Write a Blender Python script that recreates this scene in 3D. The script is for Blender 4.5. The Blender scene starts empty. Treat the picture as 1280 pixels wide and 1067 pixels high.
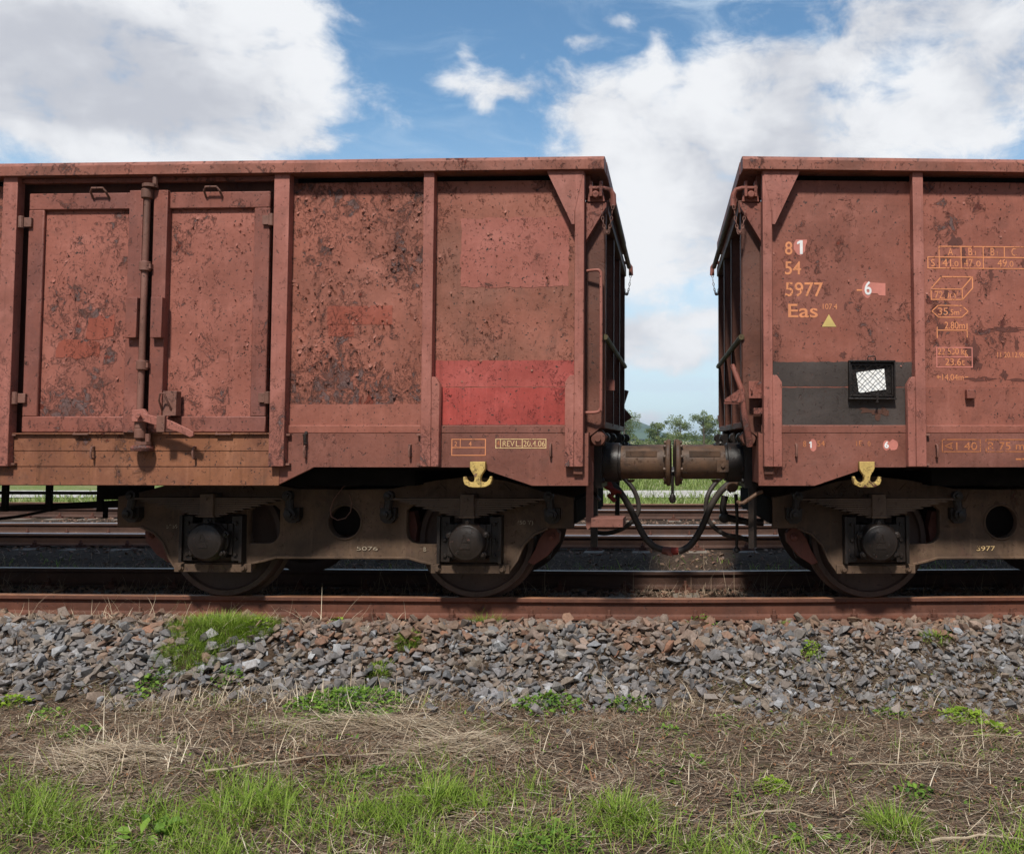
import bpy, bmesh, math, random
import numpy as np
from mathutils import Vector, Matrix
R = math.radians
random.seed(7)
S = bpy.context.scene
COL = S.collection

# ------------------------------------------------------------------ camera
cam = bpy.data.cameras.new('camera'); camo = bpy.data.objects.new('camera', cam); COL.objects.link(camo)
camo.location = (0, 0, 1.242); camo.rotation_euler = (R(92.9), 0, 0)
cam.sensor_width = 36; cam.lens = 1146 / 1280 * 36
cam.shift_x = -(834 - 640) / 1280; cam.shift_y = -0.0324
cam.clip_start = 0.1; cam.clip_end = 9000
S.camera = camo
# ------------------------------------------------------------------ light
S.view_settings.view_transform = 'Standard'; S.view_settings.look = 'None'
S.view_settings.gamma = 1; S.view_settings.exposure = 0.17
SUN_EL, SUN_AZ = 53.0, 187.0          # azimuth clockwise from +Y (behind the camera, slightly left)
sl = bpy.data.lights.new('sun', 'SUN'); sl.energy = 4.3; sl.angle = R(5); sl.color = (1, .95, .87)
so = bpy.data.objects.new('sun', sl); COL.objects.link(so)
sd = Vector((math.sin(R(SUN_AZ)) * math.cos(R(SUN_EL)), math.cos(R(SUN_AZ)) * math.cos(R(SUN_EL)), math.sin(R(SUN_EL))))
so.rotation_euler = sd.to_track_quat('Z', 'Y').to_euler()


class NT:
    """small node-tree helper"""
    def __init__(s, tree): s.t = tree; s.n = tree.nodes; s.l = tree.links
    def new(s, kind, **kw):
        n = s.n.new(kind)
        for k, v in kw.items(): setattr(n, k, v)
        return n
    def put(s, sock, v):
        if isinstance(v, bpy.types.NodeSocket): s.l.new(v, sock)
        elif isinstance(v, (tuple, list)) and len(v) == 3 and sock.type == 'RGBA': sock.default_value = (*v, 1)
        else: sock.default_value = v
    def m(s, op, a, b=0.0, c=0.0, clamp=False):
        n = s.new('ShaderNodeMath', operation=op, use_clamp=clamp)
        s.put(n.inputs[0], a); s.put(n.inputs[1], b); s.put(n.inputs[2], c); return n.outputs[0]
    def ramp(s, v, lo, hi, a=0.0, b=1.0):
        n = s.new('ShaderNodeMapRange', interpolation_type='SMOOTHSTEP')
        s.put(n.inputs[0], v); n.inputs[1].default_value = lo; n.inputs[2].default_value = hi
        n.inputs[3].default_value = a; n.inputs[4].default_value = b; return n.outputs[0]
    def mix(s, f, a, b, mode='MIX'):
        n = s.new('ShaderNodeMix', data_type='RGBA', blend_type=mode)
        s.put(n.inputs[0], f); s.put(n.inputs[6], a); s.put(n.inputs[7], b); return n.outputs[2]
    def noise(s, vec, scale, detail=4, rough=.55, dist=0.0, out=0):
        n = s.new('ShaderNodeTexNoise'); s.put(n.inputs['Vector'], vec)
        n.inputs['Scale'].default_value = scale; n.inputs['Detail'].default_value = detail
        n.inputs['Roughness'].default_value = rough; n.inputs['Distortion'].default_value = dist
        return n.outputs[out]
    def mapping(s, vec, scale=(1, 1, 1), loc=(0, 0, 0)):
        n = s.new('ShaderNodeMapping'); s.put(n.inputs[0], vec)
        n.inputs['Scale'].default_value = scale; n.inputs['Location'].default_value = loc; return n.outputs[0]
    def attr(s, name, out='Fac'):
        return s.new('ShaderNodeAttribute', attribute_name=name).outputs[out]


# ------------------------------------------------------------------ world: Nishita sky with drifting clouds
W = bpy.data.worlds.new('World'); S.world = W; W.use_nodes = True
w = NT(W.node_tree); w.n.clear()
SKY_STRENGTH = 0.10
sky = w.new('ShaderNodeTexSky', sky_type='NISHITA'); sky.sun_disc = False
sky.sun_elevation = R(SUN_EL); sky.sun_rotation = R(SUN_AZ); sky.air_density = 1.0; sky.dust_density = .3; sky.ozone_density = 3.5
tc = w.new('ShaderNodeTexCoord').outputs['Generated']
sep = w.new('ShaderNodeSeparateXYZ'); w.put(sep.inputs[0], tc)
az = w.m('MULTIPLY', w.m('ARCTAN2', sep.outputs[0], sep.outputs[1]), 180 / math.pi)
el = w.m('MULTIPLY', w.m('ARCSINE', sep.outputs[2]), 180 / math.pi)
wv = w.mapping(tc, (1, 1, 1.6))
n1 = w.noise(wv, 15, 10, .62, .25); n2 = w.noise(wv, 3.2, 4, .5, .2); n3 = w.noise(w.mapping(tc, (1, 1, 1.6), (3, 1, .02)), 5, 4, .5, .2)
BLOBS = [(-35.5, 20.2, 8.6, 3.6, 1), (-29.4, 19.0, 7.6, 3.4, 1), (-25.6, 20.0, 4.6, 2.9, 1), (-23.0, 22.9, 2.0, 2.1, 1), (-31.5, 16.3, 5.2, 2.2, 1),
         (-33, 24.5, 5.5, 2.2, 1), (-11.4, 21.1, 1.9, .7, .58), (-13.4, 21.0, .9, .5, .5), (-12.6, 22.6, .9, 1.0, .58), (-9.6, 21.0, 1.5, .6, .55), (-11.6, 19.9, .8, .6, .5),
         (-5.2, 23.9, 1.8, .5, .62), (-3.2, 25.0, 1.0, .5, .62), (1.3, 20.6, 5.2, 1.9, 1), (-3.0, 19.7, 2.6, 1.7, 1), (5.2, 21.3, 2.6, 1.8, 1),
         (-.2, 15.5, 7.0, 4.6, 1.1), (8.4, 18.3, 6.0, 1.6, .8), (16.5, 19.0, 7.6, 3.8, .66), (21, 22.6, 8.4, 4.6, .60), (14.5, 24.6, 6.2, 1.6, .5), (10.5, 22.6, 3.0, 1.1, .5), (-.3, 12.2, 5, 3, .9),
         (.6, 5.6, 3.6, 1.5, .95), (-2.2, 6.0, 3.2, 1.4, .95), (2.8, 7.6, 1.5, .5, .6), (-.6, 23.6, .6, .9, .45), (-2.0, 1.2, 2.6, .7, .9), (-20.6, 16.8, .8, .5, .5)]
f = None
for a, e, ra, re, amp in BLOBS:
    dx = w.m('MULTIPLY', w.m('SUBTRACT', az, a), 1 / (ra * 1.15)); dy = w.m('MULTIPLY', w.m('SUBTRACT', el, e), 1 / (re * 1.15))
    d2 = w.m('ADD', w.m('MULTIPLY', dx, dx), w.m('MULTIPLY', dy, dy))
    v = w.m('MULTIPLY', w.m('POWER', 2.718, w.m('MULTIPLY', d2, -1.0)), amp)
    f = v if f is None else w.m('ADD', f, v)
f = w.m('MINIMUM', f, 1.15)
absaz = w.m('ABSOLUTE', az)                                          # elsewhere in the sky: scattered clouds
other = w.m('MAXIMUM', w.ramp(absaz, 42, 55), w.ramp(el, 29, 36))
f = w.m('ADD', f, w.m('MULTIPLY', other, w.m('MULTIPLY', w.ramp(n2, .50, .66), .8)))
dens = w.ramp(w.m('ADD', f, w.m('MULTIPLY', w.m('SUBTRACT', n1, .5), 2.2)), .30, 1.10)
wisp = w.noise(w.mapping(tc, (3, 3, 9), (.3, 0, 0)), 3.0, 8, .62, .8)
thin = w.m('MULTIPLY', w.ramp(wisp, .42, .75), w.m('MULTIPLY', w.ramp(az, -12, 6), .8))
thin = w.m('MAXIMUM', thin, w.m('MULTIPLY', w.ramp(wisp, .5, .8), .22))
low = w.m('MULTIPLY', w.ramp(el, 21, 4), .80)                       # milky air low over the horizon
cshade = w.m('ADD', w.m('MULTIPLY', n3, .9), w.m('MULTIPLY', n1, .35))
greyreg = w.ramp(w.m('ADD', w.m('POWER', w.m('MULTIPLY', w.m('ADD', az, 33), 1 / 8), 2), w.m('POWER', w.m('MULTIPLY', w.m('SUBTRACT', el, 19.2), 1 / 2.6), 2)), 1.8, 0, 0, .17)
ccol = w.mix(w.ramp(w.m('SUBTRACT', cshade, greyreg), .42, .72), (.50, .52, .575), (.80, .815, .84))
ccol = w.mix(1.0, ccol, (1 / SKY_STRENGTH,) * 3, 'MULTIPLY')
thincol = tuple(c / SKY_STRENGTH for c in (.60, .71, .82))
lowcol = tuple(c / SKY_STRENGTH for c in (.63, .76, .85))
c0 = w.mix(low, w.mix(1.0, sky.outputs[0], (1.08, 1.32, 1.30), 'MULTIPLY'), lowcol)
c0 = w.mix(thin, c0, thincol)
c0 = w.mix(dens, c0, ccol)
back_dim = w.m('MULTIPLY', w.ramp(absaz, 55, 95), w.ramp(w.m('ADD', el, w.m('MULTIPLY', n2, 14)), 44, 30))     # unseen grey added low behind the camera, cuts fill light under the wagons
c0 = w.mix(back_dim, c0, tuple(c / SKY_STRENGTH for c in (.27, .28, .30)))
bg = w.new('ShaderNodeBackground'); w.put(bg.inputs[0], c0); bg.inputs[1].default_value = SKY_STRENGTH
wo = w.new('ShaderNodeOutputWorld'); w.l.new(bg.outputs[0], wo.inputs[0])


# ------------------------------------------------------------------ materials
def mat(name):
    m = bpy.data.materials.new(name); m.use_nodes = True; t = NT(m.node_tree)
    b = t.n['Principled BSDF']; return m, t, b


def bump(t, b, h, strength, dist):
    n = t.new('ShaderNodeBump'); n.inputs['Strength'].default_value = strength; n.inputs['Distance'].default_value = dist
    t.put(n.inputs['Height'], h); t.l.new(n.outputs[0], b.inputs['Normal'])


def paint(name, base, alt, chip=.5, rustc=(.11, .04, .028), prim=(.145, .088, .082), streak=.5, rough=.62, dirt=.35, crack=1.0, scale=1.0, seed=0.0, wear=False, low=None):
    """old wagon paint: faded tone patches, run-down streaks, flaked chips showing primer and rust, curling cracks"""
    m, t, b = mat(name); lift = min(1.0, base[0] / .25) ** 1.5
    oc = t.mapping(t.new('ShaderNodeTexCoord').outputs['Object'], (1, 1, 1), (seed, 0, 0))
    big = t.noise(oc, 1.7 * scale, 5, .6, .3); mid = t.noise(oc, 7 * scale, 5, .65, .4)
    st = t.noise(t.mapping(oc, (9, 9, .55)), 2.2, 6, .6, .2)
    fine = t.noise(oc, 90, 3, .6)
    col = t.mix(t.ramp(big, .35, .68), base, alt)
    col = t.mix(t.m('MULTIPLY', t.ramp(st, .54, .74), streak), col, tuple(c * .58 for c in base))
    col = t.mix(t.m('MULTIPLY', t.ramp(st, .46, .25), streak * .6), col, tuple(min(1, c * 1.28 + .02 * lift) for c in base))
    col = t.mix(t.m('MULTIPLY', t.ramp(mid, .54, .78), dirt * .7), col, (.12, .062, .045))
    mott = t.noise(oc, 34, 6, .72, .3); fade = t.noise(t.mapping(oc, (1, 1, 1), (2.7, 0, 5)), 3.6, 7, .7, .5)
    col = t.mix(t.ramp(mott, .35, .68), t.mix(1.0, col, (.90, .88, .87), 'MULTIPLY'), col)
    col = t.mix(t.m('MULTIPLY', t.ramp(fade, .50, .70), .45), col, tuple(min(1, c * 1.22 + .025 * lift) for c in base))
    col = t.mix(t.m('MULTIPLY', t.ramp(fade, .47, .28), .55), col, tuple(c * .60 for c in alt))
    # chips
    region = t.noise(t.mapping(oc, (1.25, 1.25, .7), (4.2, 0, 1.3)), 1.9 * scale, 3, .6)
    if low:                                     # rust gathers along the bottom seam and on the lowest edge
        zz = t.new('ShaderNodeSeparateXYZ'); t.put(zz.inputs[0], oc)
        region = t.m('ADD', region, t.m('MULTIPLY', t.ramp(zz.outputs[2], low + .30, low), .10))
    cn = t.noise(t.mapping(oc, (1, 1, .82)), 13 * scale, 9, .68, .9)
    cv = t.m('ADD', cn, t.m('MULTIPLY', t.m('SUBTRACT', region, .5), .65))
    th = .80 - chip * .26
    mask = t.ramp(cv, th, th + .022)
    edge = t.m('MULTIPLY', t.ramp(cv, th - .05, th - .002), t.m('SUBTRACT', 1.0, mask))
    inner = t.mix(t.ramp(t.noise(oc, 11, 5, .7, .5), .42, .60), prim, rustc)
    inner = t.mix(t.ramp(t.noise(oc, 5, 3, .5), .62, .66), inner, (.16, .032, .018))
    # curly cracks, darker where the film has lifted
    kn = t.noise(t.mapping(oc, (1, 1, .8), (9, 0, 2)), 15 * scale, 7, .66, 1.2)
    crk = t.m('SUBTRACT', 1.0, t.ramp(t.m('ABSOLUTE', t.m('SUBTRACT', kn, .5)), .0, .010))
    crk = t.m('MULTIPLY', crk, t.ramp(t.m('ADD', region, t.m('MULTIPLY', t.m('SUBTRACT', cn, .5), .9)), .61 - .12 * crack, .68 - .1 * crack))
    crk = t.m('MULTIPLY', crk, min(1.0, crack * .9))
    col = t.mix(t.m('MULTIPLY', edge, .45), col, tuple(min(1, c * 1.5 + .03 * lift) for c in base))
    col = t.mix(mask, col, inner)
    col = t.mix(t.m('MULTIPLY', crk, .85), col, (.035, .02, .017))
    pit = t.noise(t.mapping(oc, (1, 1, .8), (0, 0, 7)), 30, 4, .62, .5); col = t.mix(t.ramp(pit, .67, .70), col, (.085, .042, .034)); col = t.mix(t.ramp(t.noise(oc, 46, 2, .5), .68, .71), col, (.04, .022, .018))
    col = t.mix(t.m('MULTIPLY', t.ramp(fine, .3, .8), .12), col, (.09, .045, .035))
    t.put(b.inputs['Base Color'], col)
    t.put(b.inputs['Roughness'], t.m('ADD', rough, t.m('MULTIPLY', mask, .25)))
    b.inputs['Specular IOR Level'].default_value = .35
    h = t.m('ADD', t.m('MULTIPLY', mask, -1.0), t.m('MULTIPLY', edge, 1.1)); h = t.m('ADD', h, t.m('MULTIPLY', mott, .3)); h = t.m('ADD', h, t.m('MULTIPLY', t.ramp(pit, .62, .68), -.7))
    h = t.m('ADD', h, t.m('MULTIPLY', crk, -1.3))
    h = t.m('ADD', h, t.m('MULTIPLY', fine, .22)); h = t.m('ADD', h, t.m('MULTIPLY', t.noise(oc, 6, 2, .4), 1.0)); h = t.m('ADD', h, t.m('MULTIPLY', t.noise(oc, 2.1, 1, .4), 9.0))
    bump(t, b, h, 1.0, .005)
    if wear:
        t.put(b.inputs['Alpha'], t.m('SUBTRACT', 1.0, t.ramp(t.m('ADD', cn, t.m('MULTIPLY', t.m('SUBTRACT', mid, .5), .5)), wear, wear + .05)))
    return m


RED = (.325, .110, .073); RED2 = (.27, .092, .06)
M = {}
M['side_old'] = paint('flaking wagon red', RED, (.25, .09, .06), chip=.76, crack=1.6, seed=3.1, low=1.5)
M['side_mid'] = paint('worn wagon red', (.305, .106, .070), (.215, .084, .054), chip=.58, crack=.9, seed=1.3)
M['side_new'] = paint('weathered wagon red', (.285, .094, .064), (.225, .077, .053), chip=.45, crack=.5, seed=8.4)
M['side_table'] = paint('weathered wagon red with rust', (.32, .107, .073), (.265, .09, .062), chip=.58, crack=.5, seed=2.6, rustc=(.12, .028, .02))
M['side_low'] = paint('lower plate red', (.295, .10, .068), (.25, .085, .06), chip=.2, crack=.2, seed=5.5, streak=.7)
M['door'] = paint('door leaf red', (.335, .115, .082), (.27, .092, .065), chip=.60, crack=1.0, seed=6.2, streak=.5, low=1.42)
M['frame'] = paint('door frame red', (.255, .085, .06), (.19, .07, .055), chip=.56, crack=.5, seed=7.7, low=1.3)
M['post'] = paint('faded pink post paint', (.345, .125, .095), (.285, .105, .078), chip=.30, crack=.45, seed=4.4, streak=1.0, low=1.05)
M['cap'] = paint('cap rail paint', (.30, .108, .074), (.205, .08, .056), chip=.62, crack=.3, seed=9.1, scale=1.6, dirt=.7)
M['sole'] = paint('sole bar brown', (.225, .08, .056), (.17, .064, .047), chip=.2, crack=.15, seed=1.9, dirt=.6)
M['sill'] = paint('rusty orange sill', (.27, .108, .052), (.185, .07, .040), chip=.4, crack=.2, seed=2.2, dirt=1.0, streak=1.0)
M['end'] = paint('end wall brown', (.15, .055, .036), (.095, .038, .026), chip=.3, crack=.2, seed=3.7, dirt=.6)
M['red'] = paint('fresh red field', (.38, .058, .046), (.31, .050, .041), chip=.40, crack=.8, seed=5.0, streak=.9, dirt=.15, prim=(.4, .2, .19))
M['red_top'] = paint('faded red field', (.39, .082, .066), (.35, .066, .054), chip=.42, crack=.9, seed=5.0, streak=.9, dirt=.15, prim=(.4, .2, .19))
M['patch'] = paint('pink overpaint', (.34, .11, .082), (.31, .10, .07), chip=.42, crack=.5, seed=3.1, dirt=.2, wear=.72)
M['patch_red'] = paint('brick overpaint', (.30, .075, .045), (.29, .075, .048), chip=.5, crack=1.2, seed=3.1, wear=.62)
M['dark'] = paint('charcoal field', (.064, .050, .045), (.046, .037, .033), chip=.12, crack=.2, seed=5.9, streak=.6, dirt=.3, prim=(.10, .09, .095), rustc=(.09, .035, .02))
M['bogie'] = paint('bogie grime', (.135, .083, .051), (.060, .039, .026), chip=.3, crack=.15, seed=6.6, rough=.85, dirt=1.0, streak=1.0, low=.25, prim=(.10, .07, .05))
M['grease'] = paint('greasy black iron', (.009, .008, .0075), (.020, .015, .012), chip=.1, crack=.05, seed=7.1, rough=.42, dirt=.03, prim=(.03, .024, .02), rustc=(.035, .02, .014))
M['spring'] = paint('spring steel grime', (.12, .078, .052), (.065, .044, .032), chip=.2, crack=.05, seed=2.9, rough=.6, dirt=.4)
M['wheel'] = paint('wheel steel', (.085, .052, .042), (.055, .036, .03), chip=.1, crack=.05, seed=4.9, rough=.55, dirt=.3)
M['buffer'] = paint('buffer brown', (.125, .068, .038), (.045, .03, .021), chip=.3, crack=.3, scale=2.2, seed=6.1, dirt=.85, rough=.6)
M['shoe'] = paint('brake shoe rust', (.17, .055, .04), (.12, .04, .03), chip=.2, crack=.2, seed=3.3)
M['yellow'] = paint('yellow hook paint', (.62, .44, .14), (.42, .27, .10), chip=.62, crack=.5, seed=1.1, dirt=.9, prim=(.25, .13, .1))
M['pale_iron'] = paint('worn iron', (.22, .10, .075), (.15, .075, .055), chip=.3, crack=.2, seed=1.5)
M['rail'] = paint('rusted rail side', (.14, .050, .029), (.09, .036, .023), chip=.2, crack=.05, seed=8.8, dirt=.5, rough=.75)
M['rail_far'] = paint('dark rail side', (.085, .042, .028), (.055, .03, .022), chip=.12, crack=.05, seed=8.8, dirt=.5, rough=.75)
M['mossy'] = paint('mossy bar', (.10, .07, .035), (.07, .075, .02), chip=.2, crack=.1, seed=4.2)
M['pole'] = paint('step plate', (.25, .10, .075), (.17, .07, .05), chip=.4, crack=.3, seed=8.1)


def simple(name, c, rough=.7, metal=0.0, var=.35, scale=8, spec=.3):
    m, t, b = mat(name); oc = t.new('ShaderNodeTexCoord').outputs['Object']
    n = t.noise(oc, scale, 6, .65, .2)
    t.put(b.inputs['Base Color'], t.mix(t.ramp(n, .3, .72), tuple(x * (1 - var) for x in c), tuple(min(1, x * (1 + var)) for x in c)))
    b.inputs['Roughness'].default_value = rough; b.inputs['Metallic'].default_value = metal; b.inputs['Specular IOR Level'].default_value = spec
    bump(t, b, n, .3, .01); return m


def lettering(name, c, keep):
    m, t, b = mat(name); oc = t.new('ShaderNodeTexCoord').outputs['Object']
    n = t.noise(oc, 42, 5, .7, .5); g = t.noise(oc, 5, 3, .5)
    t.put(b.inputs['Base Color'], t.mix(t.ramp(t.noise(oc, 9, 5, .6), .35, .7), tuple(x * .78 for x in c), c))
    b.inputs['Roughness'].default_value = .65
    t.put(b.inputs['Alpha'], t.m('SUBTRACT', 1.0, t.ramp(t.m('ADD', n, t.m('MULTIPLY', t.m('SUBTRACT', g, .5), .6)), keep, keep + .08)))
    return m


M['letter'] = lettering('faded orange lettering', (.72, .27, .115), .615)
M['letter_faint'] = lettering('very faded lettering', (.52, .18, .065), .53)
M['letter_bogie'] = lettering('chalky beam marks', (.36, .29, .21), .56)
M['letter_pale'] = lettering('pale yellow lettering', (.72, .50, .24), .56)
M['white'] = lettering('white stencil', (.86, .86, .85), .86)
M['pink'] = lettering('salmon dab', (.58, .20, .155), .9)
M['tri'] = lettering('mustard triangle', (.62, .46, .15), .8)
M['paper'] = simple('white paper label', (.90, .90, .88), .8, var=.04)
M['rubber'] = simple('black rubber', (.045, .036, .031), .55, var=.3)
M['cock_red'] = simple('red air cock', (.22, .028, .02), .6)
M['rail_top'] = simple('rail head polished', (.40, .38, .38), .40, metal=.8, var=.2, scale=3)
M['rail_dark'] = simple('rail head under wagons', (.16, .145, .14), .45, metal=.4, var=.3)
M['rail_dull'] = simple('rail head rusting', (.23, .105, .055), .6, var=.3, scale=5)
M['sleeper'] = simple('weathered sleeper', (.20, .165, .13), .9, var=.4)
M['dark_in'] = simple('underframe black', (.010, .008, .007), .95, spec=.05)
M['inside'] = simple('wagon interior rust', (.12, .05, .035), .85)
M['bark'] = simple('tree bark', (.10, .075, .055), .9)


# ------------------------------------------------------------------ mesh helpers
class MB:
    """collects shapes in wagon coordinates; x is mirrored by self.mx when built"""
    mx = 1
    def __init__(s): s.b = bmesh.new()
    def box(s, x0, x1, y0, y1, z0, z1):
        v = [s.b.verts.new((x, y, z)) for x in (x0, x1) for y in (y0, y1) for z in (z0, z1)]
        for q in ((0, 1, 3, 2), (4, 6, 7, 5), (0, 4, 5, 1), (2, 3, 7, 6), (0, 2, 6, 4), (1, 5, 7, 3)): s.b.faces.new([v[i] for i in q])
        return s
    def prism(s, pts, y0, y1):
        a = [s.b.verts.new((x, y0, z)) for x, z in pts]; c = [s.b.verts.new((x, y1, z)) for x, z in pts]; n = len(pts)
        s.b.faces.new(a); s.b.faces.new(c[::-1])
        for i in range(n): s.b.faces.new((a[i], a[(i + 1) % n], c[(i + 1) % n], c[i]))
        return s
    def prismx(s, pts, x0, x1):
        a = [s.b.verts.new((x0, y, z)) for y, z in pts]; c = [s.b.verts.new((x1, y, z)) for y, z in pts]; n = len(pts)
        s.b.faces.new(a); s.b.faces.new(c[::-1])
        for i in range(n): s.b.faces.new((a[i], a[(i + 1) % n], c[(i + 1) % n], c[i]))
        return s
    def tube(s, path, r, n=10, flat=1.0):
        path = [Vector(p) for p in path]; rings = []
        rs = r if isinstance(r, (list, tuple)) else [r] * len(path)
        up = None
        for i, p in enumerate(path):
            d = (path[min(i + 1, len(path) - 1)] - path[max(i - 1, 0)]).normalized()
            if up is None:
                up = Vector((0, 0, 1)) if abs(d.z) < .9 else Vector((0, 1, 0))
            u = (up - d * up.dot(d)).normalized(); up = u; q = d.cross(u)
            rings.append([s.b.verts.new(p + (u * math.cos(k * 2 * math.pi / n) + q * math.sin(k * 2 * math.pi / n) * flat) * rs[i]) for k in range(n)])
        for a, c in zip(rings, rings[1:]):
            for k in range(n): s.b.faces.new((a[k], a[(k + 1) % n], c[(k + 1) % n], c[k]))
        s.b.faces.new(rings[0]); s.b.faces.new(rings[-1][::-1]); return s
    def lathe(s, prof, c, axis='y', n=32):
        """prof: (radius, offset along axis), starts and ends capped"""
        rings = []
        for r, o in prof:
            ring = []
            for k in range(n):
                a = k * 2 * math.pi / n; p, q = r * math.cos(a), r * math.sin(a)
                ring.append(s.b.verts.new((c[0] + p, c[1] + o, c[2] + q) if axis == 'y' else ((c[0] + o, c[1] + p, c[2] + q) if axis == 'x' else (c[0] + p, c[1] + q, c[2] + o))))
            rings.append(ring)
        for a, b2 in zip(rings, rings[1:]):
            for k in range(n): s.b.faces.new((a[k], a[(k + 1) % n], b2[(k + 1) % n], b2[k]))
        s.b.faces.new(rings[0]); s.b.faces.new(rings[-1][::-1]); return s
    def bolt(s, x, y, z, r=.014, h=.012, axis='y', sgn=-1):
        return s.lathe([(r, 0), (r, sgn * h * .8), (r * .8, sgn * h)], (x, y, z), axis, 6)
    def staple(s, x0, x1, y, z, out, drop, r=.007):
        """bent bar handle"""
        return s.tube([(x0, y, z), (x0 + .004, y - out * .8, z + drop * .6), (x0 + .02, y - out, z + drop), (x1 - .02, y - out, z + drop), (x1 - .004, y - out * .8, z + drop * .6), (x1, y, z)], r, 8)
    def curve(s, splines, y, thick, bev=0.0, holes=True):
        """filled 2-D outline in the x-z plane with holes, front face at y - thick"""
        cu = bpy.data.curves.new('c', 'CURVE'); cu.dimensions = '2D'; cu.fill_mode = 'BOTH'
        cu.extrude = thick / 2 - bev; cu.bevel_depth = bev; cu.bevel_resolution = 1; cu.offset = -bev
        for pts in splines:
            sp = cu.splines.new('POLY'); sp.points.add(len(pts) - 1); sp.use_cyclic_u = True
            for q, (a, c) in zip(sp.points, pts): q.co = (a, c, 0, 1)
        s._from(cu, y, thick); return s
    def _from(s, cu, y, thick, x=0, z=0):
        o = bpy.data.objects.new('t', cu); COL.objects.link(o); dg = bpy.context.evaluated_depsgraph_get(); dg.update()
        me = bpy.data.meshes.new_from_object(o.evaluated_get(dg)); COL.objects.unlink(o)
        me.transform(Matrix(((1, 0, 0, x), (0, 0, -1, y - thick / 2), (0, 1, 0, z), (0, 0, 0, 1))))
        s.b.from_mesh(me); bpy.data.meshes.remove(me); bpy.data.objects.remove(o)
    def text(s, body, x, z, h, y, wide=.85, bold=.0, thick=.0016, spacing=1.0, right=None, slant=0):
        """body with its left baseline at x (in reading direction), cap height h; right = x of the right edge"""
        cu = bpy.data.curves.new('t', 'FONT'); cu.body = body; cu.size = h / .70; cu.extrude = thick / 2; cu.offset = bold; cu.space_character = spacing
        o = bpy.data.objects.new('t', cu); COL.objects.link(o); dg = bpy.context.evaluated_depsgraph_get(); dg.update()
        me = bpy.data.meshes.new_from_object(o.evaluated_get(dg)); bpy.data.objects.remove(o)
        if not me.vertices: return s
        xs = [v.co.x for v in me.vertices]; a, b2 = min(xs), max(xs)
        sc = wide if right is None else (abs(right - x)) / (b2 - a)
        for v in me.vertices:
            px = (v.co.x - a) * sc; v.co = (s.mx * (s.mx * x) + (px * s.mx), y - v.co.z, z + v.co.y)
        s.b.from_mesh(me); bpy.data.meshes.remove(me); return s
    def frame(s, x0, x1, z0, z1, y, wd=.008, th=.0016):
        """painted rectangle outline"""
        s.box(x0, x1, y - th, y, z1 - wd, z1); s.box(x0, x1, y - th, y, z0, z0 + wd)
        s.box(x0, x0 + wd, y - th, y, z0 + wd, z1 - wd); s.box(x1 - wd, x1, y - th, y, z0 + wd, z1 - wd); return s
    def line(s, x0, z0, x1, z1, y, wd=.008, th=.0016):
        d = Vector((x1 - x0, z1 - z0)).normalized() * wd / 2; n = (-d.y, d.x)
        return s.prism([(x0 + n[0], z0 + n[1]), (x1 + n[0], z1 + n[1]), (x1 - n[0], z1 - n[1]), (x0 - n[0], z0 - n[1])], y - th, y)
    def done(s, name, m, parent=None, bevel=.0, smooth=True, shear=0.0):
        b = s.b
        for v in b.verts:
            if shear: v.co.x += shear * (v.co.y + 1.42)
            v.co.x *= s.mx
        bmesh.ops.recalc_face_normals(b, faces=b.faces)
        me = bpy.data.meshes.new(name); b.to_mesh(me); b.free()
        if smooth: me.shade_smooth() if hasattr(me, 'shade_smooth') else None; me.set_sharp_from_angle(angle=R(35))
        me.materials.append(m if not isinstance(m, str) else M[m])
        o = bpy.data.objects.new(name, me); COL.objects.link(o)
        if parent: o.parent = parent
        if bevel:
            md = o.modifiers.new('edge', 'BEVEL'); md.width = bevel; md.segments = 2; md.limit_method = 'ANGLE'; md.angle_limit = R(50)
        return o


def tag(o, label=None, cat=None, group=None, kind=None):
    for k, v in (('label', label), ('category', cat), ('group', group), ('kind', kind)):
        if v: o[k] = v
    return o


def empty(name, loc=(0, 0, 0), rz=0.0, parent=None):
    o = bpy.data.objects.new(name, None); COL.objects.link(o); o.location = loc; o.rotation_euler = (0, 0, rz); o.empty_display_size = .2
    if parent: o.parent = parent
    return o


def mesh_np(name, verts, faces, m, attrs=None, smooth=False):
    """verts (N,3), faces (F,k) arrays -> object"""
    me = bpy.data.meshes.new(name); k = faces.shape[1]
    me.vertices.add(len(verts)); me.vertices.foreach_set('co', verts.astype(np.float32).ravel())
    me.loops.add(faces.size); me.loops.foreach_set('vertex_index', faces.astype(np.int32).ravel())
    me.polygons.add(len(faces)); me.polygons.foreach_set('loop_start', np.arange(0, faces.size, k, dtype=np.int32))
    me.polygons.foreach_set('loop_total', np.full(len(faces), k, dtype=np.int32))
    me.polygons.foreach_set('use_smooth', np.full(len(faces), smooth))
    me.update(); me.validate()
    for an, av in (attrs or {}).items():
        a = me.attributes.new(an, 'FLOAT', 'POINT'); a.data.foreach_set('value', av.astype(np.float32))
    me.materials.append(m); o = bpy.data.objects.new(name, me); COL.objects.link(o); return o


TH = R(2.3); TT = math.tan(TH)       # the line bends slightly: each side of the gap turns 2.3 degrees away
YC = 8.05                            # centre line of the wagons' track at x = 0


def bend(x): return TT * (np.sqrt(x * x + .16) - .4) if isinstance(x, np.ndarray) else TT * (math.sqrt(x * x + .16) - .4)


# ================================================================== WAGONS
L_W = 14.0


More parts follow.
